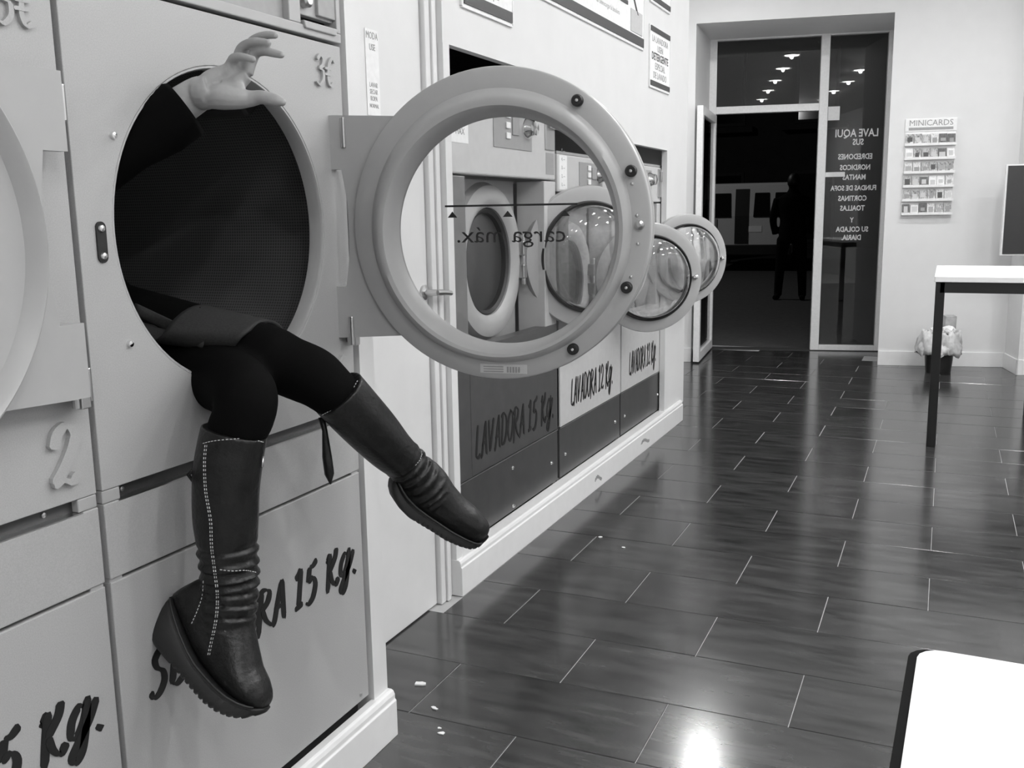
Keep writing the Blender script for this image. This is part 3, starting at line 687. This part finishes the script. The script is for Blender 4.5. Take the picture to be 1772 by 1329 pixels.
for i, (r, z) in enumerate(((.10, .262), (.128, .25), (.152, .20), (.150, .15), (.158, .145), (.160, .18), (.152, .24), (.140, .285), (.132, .318), (.115, .31), (.098, .27), (.06, .235))):
    rs.append([((r + .012 * math.sin(5 * a + i) + .008 * math.sin(11 * a + 2.3 * i)) * math.cos(a), (r + .012 * math.sin(5 * a + i) + .008 * math.cos(9 * a + 1.7 * i)) * math.sin(a), z + .013 * math.sin(7 * a + i * .8) + .008 * math.sin(13 * a)) for a in np.linspace(0, 2 * PI, 48, endpoint=False)])
bg.rings(rs).build('bin_bag', BAG, bn, smooth='all')
tb = MB().box(-.04, .04, -.05, .02, .24, .44).build('carton', mat('printed carton', .35, .5, noise=(12, .5)), loc=(.045, 8.03, 0), rz=.3, bevel=.002); tag(tb, 'flattened grey carton sticking out of the lined waste bin', 'carton')
tb.rotation_euler.x = .06
for i, (x, y, z, lb) in enumerate(((-.03, 7.96, .325, 'crumpled white tissue on the bin rubbish, left'), (.055, 7.945, .335, 'crumpled white tissue on the bin rubbish, right'))):
    me = MB(); rs = []
    for q in range(7):
        ph = PI * q / 6; rs.append([((.045 * math.sin(ph) + .002) * (1 + .25 * math.sin(3 * a + q * 2 + i)) * math.cos(a), (.04 * math.sin(ph) + .002) * (1 + .25 * math.cos(4 * a + q + i)) * math.sin(a), .032 * math.cos(ph)) for a in np.linspace(0, 2 * PI, 14, endpoint=False)])
    tag(me.rings(rs).build('tissue', PAPER, loc=(x, y, z)), lb, 'tissue', 'tissues in the bin')
# litter on the floor
for (x, y, s, lb) in ((-1.233, 2.105, .011, 'largest white paper scrap on the tile by the dryer plinth'), (-1.135, 2.005, .007, 'small white scrap on the tile joint near the dryer plinth'), (-1.06, 1.905, .006, 'tiny white crumb on the tiles right of the plinth end'), (-1.075, 1.925, .004, 'tiniest white crumb on the tiles right of the plinth end'), (-1.17, 3.42, .006, 'white crumb on the tiles beside the first washer'), (-1.05, 3.34, .005, 'pale crumb on the tiles before the first washer')):
    me = MB(); n = 9; ra = [s * random.uniform(.6, 1.3) for _ in range(n)]
    me.prism([(ra[q] * 1.4 * math.cos(2 * PI * q / n), ra[q] * math.sin(2 * PI * q / n)) for q in range(n)], .0003, .0003 + s * .35, EX)
    tag(me.build('paper_scrap', PAPER, loc=(x, y, .0003)), lb, 'scrap', 'scraps on the floor')
# ------------------------------------------------------------------ person in the dryer
person = thing('person', 'person sitting in the open dryer, black tights and tall wedge boots, one hand raised', 'person', tuple(at(395, 640, 1.57)))
person.location = (XL, YC - .15, .95)
PO = Vector(person.location)
def loft(path, n=5, seg=20):
    """path: (point, radius) joints -> smooth closed tube"""
    P = catmull([list(p) + [r] for p, r in path], n)
    mb = MB(); mb.tube([q[:3] for q in P], [float(q[3]) for q in P], seg); return mb
def px(x, y, d, r): return (at(x, y, d), r * d / FPX)
def remesh(mbs, vox, smooth=3, loc=PO):
    me = bpy.data.meshes.new('tmp'); vs = []; fs = []
    for m_ in mbs:
        n = len(vs); vs += [Vector(v) - loc for v in m_.v]; fs += [tuple(i + n for i in f) for f in m_.f]
    me.from_pydata(vs, [], fs); me.update()
    bm = bmesh.new(); bm.from_mesh(me); bmesh.ops.recalc_face_normals(bm, faces=bm.faces); bm.to_mesh(me); bm.free()
    o = bpy.data.objects.new('tmp', me); col.objects.link(o)
    r = o.modifiers.new('r', 'REMESH'); r.mode = 'VOXEL'; r.voxel_size = vox
    if smooth: s_ = o.modifiers.new('s', 'SMOOTH'); s_.iterations = smooth; s_.factor = .5
    bpy.context.view_layer.update()
    out = bpy.data.meshes.new_from_object(o.evaluated_get(bpy.context.evaluated_depsgraph_get()))
    bpy.data.objects.remove(o); return out
hip1, hip2 = Vector((-1.565, 1.30, 1.04)), Vector((-1.53, 1.44, 1.045))
TS = Vector((-.05, .04, 0))
leg1 = loft([(hip1, .085), px(285, 608, 1.845, 62), px(345, 637, 1.78, 61), px(396, 660, 1.70, 60), px(425, 684, 1.615, 55), px(421, 722, 1.607, 53), px(408, 746, 1.609, 50), px(399, 776, 1.613, 44), px(393, 850, 1.62, 40)])
leg2 = loft([(hip2, .085), px(440, 608, 1.755, 54), px(495, 632, 1.74, 53), px(540, 651, 1.735, 52), px(566, 670, 1.74, 47), px(585, 688, 1.755, 43), px(625, 730, 1.80, 34)])
torso = loft([(Vector((-1.44, 1.285, 1.0)) + TS, .11), (Vector((-1.50, 1.27, 1.08)) + TS, .13), (Vector((-1.60, 1.235, 1.2)) + TS, .12), (Vector((-1.64, 1.225, 1.30)) + TS, .125), (Vector((-1.62, 1.235, 1.38)) + TS, .09), (Vector((-1.585, 1.25, 1.415)) + TS, .05), (Vector((-1.56, 1.262, 1.44)) + TS, .05)])
shoulders = loft([(Vector((-1.58, 1.14, 1.335)), .055), (Vector((-1.66, 1.26, 1.36)), .075), (Vector((-1.69, 1.40, 1.335)), .055)])
wr = at(338, 166, 1.60); el = Vector((-1.315, 1.15, 1.30))
uarm = loft([(Vector((-1.58, 1.14, 1.335)), .052), (Vector((-1.43, 1.12, 1.31)), .046), (el, .042)])
farm = loft([(el, .042), (el.lerp(wr, .45), .038), (wr, .028)])
larm = loft([(Vector((-1.64, 1.36, 1.335)) + TS, .05), (Vector((-1.62, 1.43, 1.2)) + TS, .045), (Vector((-1.55, 1.46, 1.10)) + TS, .04), (Vector((-1.48, 1.40, 1.12)) + TS, .034), (Vector((-1.44, 1.33, 1.15)) + TS, .03)])
# head, bowed towards the opening
hc = Vector((-1.585, 1.312, 1.475))
hd = MB(); rs = []
for q in range(13):
    ph = PI * q / 12; z = math.cos(ph); rr = math.sin(ph) + .02; ring = []
    for a in np.linspace(0, 2 * PI, 24, endpoint=False):
        jaw = 1 - .22 * max(0, -z); x = .088 * rr * math.cos(a) * jaw; y = .070 * rr * math.sin(a) * jaw
        if math.cos(a) > .94 and -.35 < z < .1: x += .018 * (1 - abs(z + .15) / .26)
        if .80 < math.cos(a) < .94 and -.05 < z < .2: x -= .006
        ring.append(hc + Vector((x, y, z * .105)))
    rs.append(ring)
hd.rings(rs)
bodymesh = remesh([leg1, leg2, torso, shoulders, uarm, larm, hd], .0065, 4)
# right hand, palm outwards, fingers hooked, thumb out to the side
HD = 1.585
def hp_(x, y, dd=0): return at(280 + x / 6.04, 30 + y / 6.04, HD + dd)
def fing(pts, rad):
    L_ = [(hp_(x, y, d), r) for (x, y, d), r in zip(pts, rad)]
    e_ = (L_[-1][0] - L_[-2][0]).normalized()
    return loft(L_ + [(L_[-1][0] + e_ * rad[-1] * .55, rad[-1] * .80), (L_[-1][0] + e_ * rad[-1] * .95, rad[-1] * .35)], 4, 12)
hand = [
 loft([(el.lerp(wr, .55), .035), (wr, .0285), (hp_(440, 800, .002), .0265), (hp_(520, 770, .0), .027)], 4, 16),
 # palm: bundle of metacarpals
 loft([(hp_(400, 770, .004), .0150), (hp_(520, 660, .003), .0175), (hp_(690, 560, .002), .0125)], 4, 12),
 loft([(hp_(430, 800, .003), .0155), (hp_(600, 690, .006), .016), (hp_(780, 540, .008), .0125)], 4, 12),
 loft([(hp_(450, 820, .003), .0155), (hp_(640, 730, .008), .016), (hp_(850, 560, .010), .0125)], 4, 12),
 loft([(hp_(480, 830, .002), .0155), (hp_(700, 750, .006), .0165), (hp_(885, 600, .006), .0125)], 4, 12),
 loft([(hp_(360, 845, .004), .0135), (hp_(480, 850, .000), .0165), (hp_(620, 830, -.006), .0215), (hp_(800, 850, -.006), .0175), (hp_(930, 850, -.002), .0135)], 4, 12),
 loft([(hp_(640, 760, -.002), .017), (hp_(780, 760, .0), .016), (hp_(870, 740, .002), .011)], 4, 12),
 # little, ring, middle, index, thumb
 fing([(690, 560, .002), (725, 480, .000), (755, 425, -.010), (840, 415, -.024), (955, 440, -.030)], [.0104, .0090, .0080, .0070, .0056]),
 fing([(790, 530, .008), (805, 400, .010), (845, 310, .004), (950, 258, -.010), (1050, 258, -.018), (1115, 268, -.022)], [.0110, .0096, .0084, .0074, .0066, .0056]),
 fing([(855, 540, .010), (885, 400, .018), (930, 270, .016), (1010, 210, .006), (1100, 185, -.004), (1185, 188, -.010)], [.0112, .0098, .0086, .0076, .0068, .0058]),
 fing([(885, 590, .006), (930, 470, .006), (985, 370, .002), (1075, 352, -.010), (1160, 372, -.018), (1250, 392, -.024)], [.0114, .0100, .0090, .0080, .0072, .0060]),
 fing([(800, 850, -.004), (930, 850, -.004), (1030, 835, -.008), (1120, 850, -.012), (1200, 868, -.014), (1255, 885, -.015)], [.0165, .0135, .0115, .0112, .0102, .0075]),
]
handmesh = remesh(hand, .0019, 9)
bm = bmesh.new(); bm.from_mesh(bodymesh); n0 = len(bm.faces); bm.from_mesh(handmesh)
me = bpy.data.meshes.new('body'); bm.to_mesh(me); bm.free()
body = put('body', me, [TIGHTS, JACKET, SKIN], person, smooth='all')
for i, f in enumerate(me.polygons):
    c = f.center + PO
    f.material_index = 2 if i >= n0 or ((c - hc).length < .125 and c.z > 1.40) else (0 if c.z < 1.13 and c.x > -1.5 else 1)
def pbuild(mb, name, m, parent=person, **kw):
    mb.v = [tuple(Vector(v) - PO) for v in mb.v]; return mb.build(name, m, parent, **kw)
# eyes, lips, hair
for s in (-1, 1):
    e = MB(); c0 = hc + Vector((.077, s * .028, .006)); e.lathe([(0, -.006), (.007, -.004), (.009, 0), (.007, .004), (0, .006)], lambda a, b, t_: tuple(c0 + Vector((t_, a, b * .6))), 10, False)
    pbuild(e, 'eye', PAPER, smooth='all')
m_ = loft([(hc + Vector((.072, -.02, -.052)), .004), (hc + Vector((.080, 0, -.052)), .006), (hc + Vector((.072, .02, -.052)), .004)], 4, 8); pbuild(m_, 'mouth', GREYINK, smooth='all')
hr = MB(); rs = []
for q in range(11):
    ph = PI * (.02 + .80 * q / 10); z = math.cos(ph); rr = math.sin(ph)
    rs.append([hc + Vector((-.012 + (.098 * rr * math.cos(a) if math.cos(a) < .35 or z > .55 else .03 * rr), .082 * rr * math.sin(a), z * .113)) for a in np.linspace(0, 2 * PI, 24, endpoint=False)])
hr.rings(rs); pbuild(hr, 'hair', HAIR, smooth='all')
# jacket sleeve with an open cuff
sv = MB(); rs = []
ax = (wr - el).normalized(); u_ = ax.orthogonal().normalized(); v_ = ax.cross(u_)
Ls = (wr - el).length
for tt, r in ((-.30, .05), (0, .056), (.25, .054), (.5, .050), (.75, .049), (.90, .050), (.93, .047), (.91, .043), (.6, .042), (.2, .044)):
    rs.append([el + ax * Ls * tt + (u_ * math.cos(a) + v_ * math.sin(a)) * (r + .002 * math.sin(3 * a + tt * 20)) - CU * (.010 if tt > .5 else 0) for a in np.linspace(0, 2 * PI, 28, endpoint=False)])
sv.rings(rs, cap=False)
slv = pbuild(sv, 'jacket_sleeve', JACKET, smooth='all')
bt = MB().lathe([(0, 0), (.007, 0), (.006, .003), (0, .004)], lambda a, b, t_: tuple(at(304, 190, 1.59) + CR * a + CU * b - CF * t_), 12, False)
pbuild(bt, 'cuff_button', STEEL, slv, smooth=True)
# denim skirt
hem = [(260, 612, 1.80), (274, 592, 1.765), (290, 570, 1.775), (320, 580, 1.755), (356, 596, 1.72), (385, 607, 1.735), (404, 609, 1.70), (417, 587, 1.685), (430, 565, 1.695), (455, 551, 1.745), (487, 560, 1.84), (505, 592, 1.90), (450, 655, 1.92), (380, 685, 1.92), (310, 662, 1.90)]
hem3 = [at(*q) for q in hem]; N = len(hem3); cen = sum(hem3, Vector()) / N
wc = Vector((-1.58, 1.33, 1.07)); rs = []
for tt in (0, .07, .14, .21, .28):
    ring = []
    for q in range(N):
        a = math.atan2((hem3[q] - cen).dot(Vector((0, 0, 1))), (hem3[q] - cen).dot(Vector((0, 1, 0))))
        wp = wc + Vector((0, .165 * math.cos(a), .10 * math.sin(a)))
        p = hem3[q].lerp(wp, tt); p += Vector((0, 0, .006 * math.sin(q * 2.1 + tt * 5)))
        ring.append(p)
    rs.append(ring)
sk = MB(); sk.rings(rs, cap=False)
sk.v = [tuple(Vector(v) - PO) for v in sk.v]
sko = sk.build('denim_skirt', DENIM, person, smooth='all')
md = sko.modifiers.new('sub', 'SUBSURF'); md.levels = 2; md.render_levels = 2
md = sko.modifiers.new('sol', 'SOLIDIFY'); md.thickness = .006
fo = MB(); P_ = [Vector(q[:3]) for q in catmull([at(236, 536, 1.74), at(270, 552, 1.745), at(312, 572, 1.735), at(350, 592, 1.705)], 5)]
fo.rings([[p + CU * (.012 * math.sin(a)) + CR * (.006 * math.cos(a)) - CF * (.004 * math.cos(a) + .004) for a in np.linspace(0, 2 * PI, 10, endpoint=False)] for p in P_])
pbuild(fo, 'skirt_fold', DENIM, sko, smooth='all')
fl_ = MB(); fl_.prism([(0, 0), (.050, .030), (.068, .004), (.045, -.020)], 0, .004, lambda u, v, h: at(300, 560, 1.76) + CR * u + CU * v - CF * h)
pbuild(fl_, 'jacket_flap', JACKET)
# boots ------------------------------------------------------------
def boot(shaft, O, F, U, scale, name_lab, wrinkle, sgn, prof):
    S = F.cross(U).normalized()
    fp = lambda s, w_, h_: O + F * (s * scale) + S * (w_ * scale) + U * (h_ * scale)
    ss, bot, stp, top, wid = prof; s0, s1 = ss[0], ss[-1]
    mb = MB(); rs = []
    for s, b_, t_, wd in zip(ss, stp, top, wid):
        ring = []
        for a in np.linspace(0, 2 * PI, 24, endpoint=False):
            c, q = math.cos(a), math.sin(a); e = .75
            y = math.copysign(abs(c) ** e, c) * wd * (.93 if q < 0 else (1 - .25 * max(0, q))); z = (b_ - 6 + t_) / 2 + math.copysign(abs(q) ** .85, q) * (t_ - b_ + 6) / 2
            ring.append(fp(s, y, z + (wrinkle * math.sin(s * .33) * (1 if .33 < (s - s0) / (s1 - s0) < .8 else 0) if q > .3 else 0)))
        rs.append(ring)
    mb.rings(rs)
    P = catmull([list(p) + [r] for p, r in shaft], 8); rr = []
    for i, q in enumerate(P):
        f_ = i / (len(P) - 1); wv = 0
        if f_ > .52: wv = .0036 * math.sin(i * 1.55) + .0022 * math.sin(i * 2.9 + 1)
        rr.append(float(q[3]) + wv)
    tb_ = MB(); tb_.tube([q[:3] for q in P], rr, 28)
    # slanting folds
    for i in range(0):
        pass
    me_ = remesh([mb, tb_], .0032, 3)
    b = put('boot', me_, LEATHER, person, smooth='all', label=name_lab)
    so_ = MB(); rs = []
    xs = list(np.linspace(s0 + 1, s0 + (s1 - s0) * .84, 54)) + list(np.linspace(s0 + (s1 - s0) * .85, s1 + 1, 12))
    for i, s in enumerate(xs):
        b_ = float(np.interp(s, ss, bot)); t_ = float(np.interp(s, ss, stp)); wd = float(np.interp(s, ss + [s1 + 5], wid + [8])) + 4
        if i % 3 == 0 and s > s0 + (s1 - s0) * .33: b_ += 5
        ring = []
        for a in np.linspace(0, 2 * PI, 20, endpoint=False):
            c, q = math.cos(a), math.sin(a)
            ring.append(fp(s + (1.5 if s > s1 - 3 else 0), math.copysign(abs(c) ** .5, c) * wd * (.92 + .08 * (1 - q) / 2), (b_ + t_) / 2 + math.copysign(abs(q) ** .5, q) * (t_ - b_) / 2))
        rs.append(ring)
    so_.rings(rs); pbuild(so_, 'sole', SOLE, b, smooth=True)
    wl_ = MB(); wl_.tube([fp(s, sgn * (float(np.interp(s, ss, wid)) + 3), float(np.interp(s, ss, stp)) + 1) for s in np.linspace(s0 + 6, s1 - 9, 30)], .0022, 6); pbuild(wl_, 'welt', SOLE, b, smooth='all')
    return b, fp
th = math.radians(38)
k1 = 1.60 / FPX
F1 = (CR * math.cos(th) - CU * math.sin(th)) * .97 - CF * .24; F1.normalize()
U1 = CR * math.sin(th) + CU * math.cos(th); U1 = (U1 - F1 * U1.dot(F1)).normalized()
shaft1 = [px(406, 746, 1.609, 57), px(400, 774, 1.612, 57.5), px(394, 812, 1.615, 58), px(391, 850, 1.62, 57), px(391, 900, 1.625, 55.5), px(394, 945, 1.63, 51), px(397, 985, 1.635, 49), px(399, 1020, 1.64, 47), px(396, 1060, 1.64, 46), px(392, 1095, 1.64, 42)]
b1, fp1 = boot(shaft1, at(267, 1097, 1.66), F1, U1, k1 * 1.03, "tall black leather wedge boot hanging nearest the camera", 3.0, 1,
    ([-14, -8, 5, 25, 50, 80, 105, 135, 160, 185, 208, 225, 234, 239], [14, 4, -1, -3, -5, -6, -8, -10, -10, -6, 2, 12, 22, 32], [76, 75, 69, 60, 48, 36, 29, 27, 27, 29, 33, 38, 42, 45],
     [84, 100, 128, 150, 165, 168, 154, 124, 104, 90, 78, 68, 60, 50], [12, 22, 31, 36, 38, 39, 40, 42, 45, 46, 42, 34, 25, 12]))
th2 = math.radians(32)
F2 = CR * math.cos(th2) - CU * math.sin(th2) + CF * .40
U2 = CR * math.sin(th2) + CU * math.cos(th2) - CF * .10; U2 = CR * math.sin(th2) + CU * math.cos(th2)
shaft2 = [px(584, 679, 1.75, 50), px(617, 715, 1.78, 48), px(648, 748, 1.81, 45), px(676, 778, 1.84, 40), px(703, 802, 1.87, 35), px(724, 826, 1.89, 34), px(744, 850, 1.91, 34), px(758, 868, 1.92, 32)]
b2, fp2 = boot(shaft2, at(697, 886, 1.90), F2, U2, 1.92 / FPX, "tall black leather wedge boot kicked out towards the washers", 2.0, 1,
    ([-46, -40, -30, -15, 5, 25, 50, 76, 100, 120, 132, 140, 144], [36, 24, 14, 6, 0, -1, -2, -4, -2, 2, 8, 18, 30], [48, 44, 36, 28, 22, 19, 17, 15, 15, 16, 18, 24, 36],
     [54, 70, 88, 104, 102, 94, 84, 73, 67, 63, 58, 52, 44], [10, 18, 25, 29, 31, 32, 34, 37, 37, 34, 27, 18, 8]))
def stitch(pts, parent, name='stitching', step=.006, ln=.0036, r=.0008, dbl=0):
    P = pts; mb = MB(); acc = 0
    for i in range(len(P) - 1):
        acc += (P[i + 1] - P[i]).length
        if acc >= step:
            acc = 0; dr_ = (P[i + 1] - P[i]).normalized()
            for o_ in ([0] if not dbl else [-dbl, dbl]):
                c0 = P[i] + CR * o_; mb.tube([c0, c0 + dr_ * ln], r, 4)
    return pbuild(mb, name, STITCH, parent, kind='stuff')
from mathutils.bvhtree import BVHTree
def surf_on(ob):
    bv = BVHTree.FromPolygons([v.co + PO for v in ob.data.vertices], [tuple(p.vertices) for p in ob.data.polygons])
    def f(x, y):
        d_ = (at(x, y, 1) - CAM).normalized(); hit = bv.ray_cast(CAM, d_)
        return hit[0] - d_ * .0008 if hit[0] else None
    return f
def seam(ob, pts, n=40, **kw):
    f = surf_on(ob); P = [f(*q[:2]) for q in catmull([list(p) for p in pts], n)]
    stitch([p for p in P if p], ob, **kw)
seam(b1, [(357, 764), (354, 800), (356, 850), (364, 900), (366, 945), (371, 985), (376, 1030), (374, 1070), (366, 1110), (362, 1130)], dbl=.0016)
seam(b1, [(348, 768), (370, 763), (400, 760), (430, 759), (455, 765)])
seam(b1, [(375, 985), (400, 988), (425, 987), (442, 990)])
seam(b1, [(352, 1000), (350, 1030), (342, 1055), (332, 1078)])
seam(b2, [(621, 655), (603, 684), (580, 705), (558, 718)])
seam(b2, [(731, 783), (727, 795), (720, 804)])
# pull loop and hanging strap at the back of the second boot, zip pull on the first
lp_ = MB(); lp_.tube([at(556, 722, 1.76), at(562, 745, 1.765), at(566, 790, 1.77), at(570, 820, 1.77), at(572, 838, 1.77)], [.006, .005, .009, .009, .0015], 8)
pbuild(lp_, 'pull_strap', LEATHER, b2, smooth='all')
zp = MB(); zp.tube([at(455, 790, 1.60), at(454, 808, 1.595)], .0022, 6); pbuild(zp, 'zip_pull', STEEL, b1, smooth='all')
lp2 = MB(); lp2.tube([at(336, 812, 1.63), at(326, 822, 1.635), at(336, 834, 1.63)], .004, 6); pbuild(lp2, 'pull_loop', LEATHER, b1, smooth='all')
# ------------------------------------------------------------------ outside: passer-by, vans, facade
pf = Vector((-2.0, 14.2, -.02))
pt = thing('person', 'dark silhouette of a person standing outside in the street, facing away', 'person', pf)
parts = []
for s in (-1, 1):
    parts.append(loft([(Vector((s * .17, 0, .05)), .055), (Vector((s * .15, 0, .45)), .07), (Vector((s * .11, 0, .86)), .10)], 4, 14))
    parts.append(loft([(Vector((s * .20, 0, 1.42)), .07), (Vector((s * .27, .02, 1.15)), .055), (Vector((s * .24, .06, .92)), .045)], 4, 12))
    parts.append(loft([(Vector((s * .17, -.02, .04)), .045), (Vector((s * .19, -.16, .035)), .04)], 4, 10))
tor = MB(); rs = []
for z, a_, b_ in ((.80, .17, .12), (.95, .185, .13), (1.12, .17, .12), (1.32, .215, .13), (1.44, .20, .11), (1.50, .09, .08), (1.56, .06, .065)):
    rs.append([Vector((a_ * math.cos(a), b_ * math.sin(a), z)) for a in np.linspace(0, 2 * PI, 20, endpoint=False)])
tor.rings(rs); parts.append(tor)
hm = MB(); rs = []
for q in range(9):
    ph = PI * q / 8; rs.append([Vector(((.078 * math.sin(ph) + .003) * math.cos(a), (.095 * math.sin(ph) + .003) * math.sin(a), 1.645 + .12 * math.cos(ph))) for a in np.linspace(0, 2 * PI, 18, endpoint=False)])
hm.rings(rs); parts.append(hm)
put('body', remesh(parts, .02, 2, Vector()), DARKCL, pt, smooth='all')
hh = MB(); rs = []
for q in range(7):
    ph = PI * .62 * q / 6; rs.append([Vector(((.085 * math.sin(ph) + .003) * math.cos(a), (.102 * math.sin(ph) + .003) * math.sin(a) + .006, 1.65 + .124 * math.cos(ph))) for a in np.linspace(0, 2 * PI, 18, endpoint=False)])
hh.rings(rs).build('hair', HAIR, pt, smooth='all')
def van(label, x, y, rz):
    t = thing('van', label, 'van', (x, y, -.02), rz)
    # local: rear faces -y, width along x
    prof = [(0, .35), (0, 1.15), (.12, 1.82), (1.9, 1.86), (2.6, 1.75), (3.15, 1.15), (3.9, 1.0), (4.05, .75), (4.05, .35)]
    MB().prism(prof, -.86, .86, lambda u, v, x_: (x_, u, v)).build('body', VANW, t, bevel=.05)
    for c_, h_ in ((-.60, .23), (.24, .17), (.63, .15)):
        MB().prism([(-h_, 1.12), (h_, 1.12), (h_ - .02, 1.62), (-h_ + .02, 1.62)], -.01, .02, lambda u, v, q: (u + c_, q + (v - 1.15) * .18 - .012, v)).build('rear_window', DARKW, t, bevel=.02)
    MB().prism([(-.30, .58), (-.02, .58), (-.02, 1.15), (-.02, 1.70), (-.30, 1.70), (-.30, 1.15)], -.012, .02, lambda u, v, q: (u, q + max(0, v - 1.15) * .18 - .004, v)).build('gap_shade', BLACKP, t)  # black panel on the rear, painted shade for an unlit interior
    for s in (-1, 1):
        MB().prism([(.55, 1.1), (1.6, 1.1), (1.5, 1.62), (.6, 1.62)], .855, .868, lambda u, v, q: (s * q, u, v)).build('side_window', DARKW, t)
        MB().box(s * .74 - .08, s * .74 + .08, -.03, .05, .8, 1.1).build('tail_lamp', GREYINK, t, bevel=.01)
        for yy in (.75, 3.25): MB().lathe([(.0, -.09), (.20, -.09), (.31, -.07), (.31, .07), (.20, .09), (0, .09)], lambda a, b, q: (s * .78 + q, yy + a, .31 + b), 24, False).build('wheel', RUBBER, t, smooth=True)
    MB().box(-.84, .84, -.06, .06, .34, .56).build('bumper', BLACKP, t, bevel=.02)
    MB().box(-.25, .25, -.01, .02, .82, .94).build('number_plate', PAPER, t)
    return t
van('white van parked across the street seen through the open door, rear doors towards us', -3.75, 20.5, .10)
van('second white van further left across the street, mostly hidden by the door leaf', -6.0, 24.5, .35)
fc = thing('building', 'dark apartment front across the street', 'building', (-4, 33, -.02))
MB().box(-14, 14, 0, 1, 0, 12).build('facade_wall', FACADE, fc)
for i in range(-4, 5):
    for z in (.2, 4.0, 7.4):
        wf = MB().box(i * 2.9 - .65, i * 2.9 + .65, -.06, .02, z, z + 2.3).build('window', ASPH, fc)
        MB().box(i * 2.9 - .56, i * 2.9 + .56, -.08, -.05, z + .1, z + 2.2).build('pane', DARKW, wf)
    MB().box(i * 2.9 - 1.0, i * 2.9 + 1.0, -.7, 0, 3.75, 3.92).build('balcony_slab', FACADE, fc)
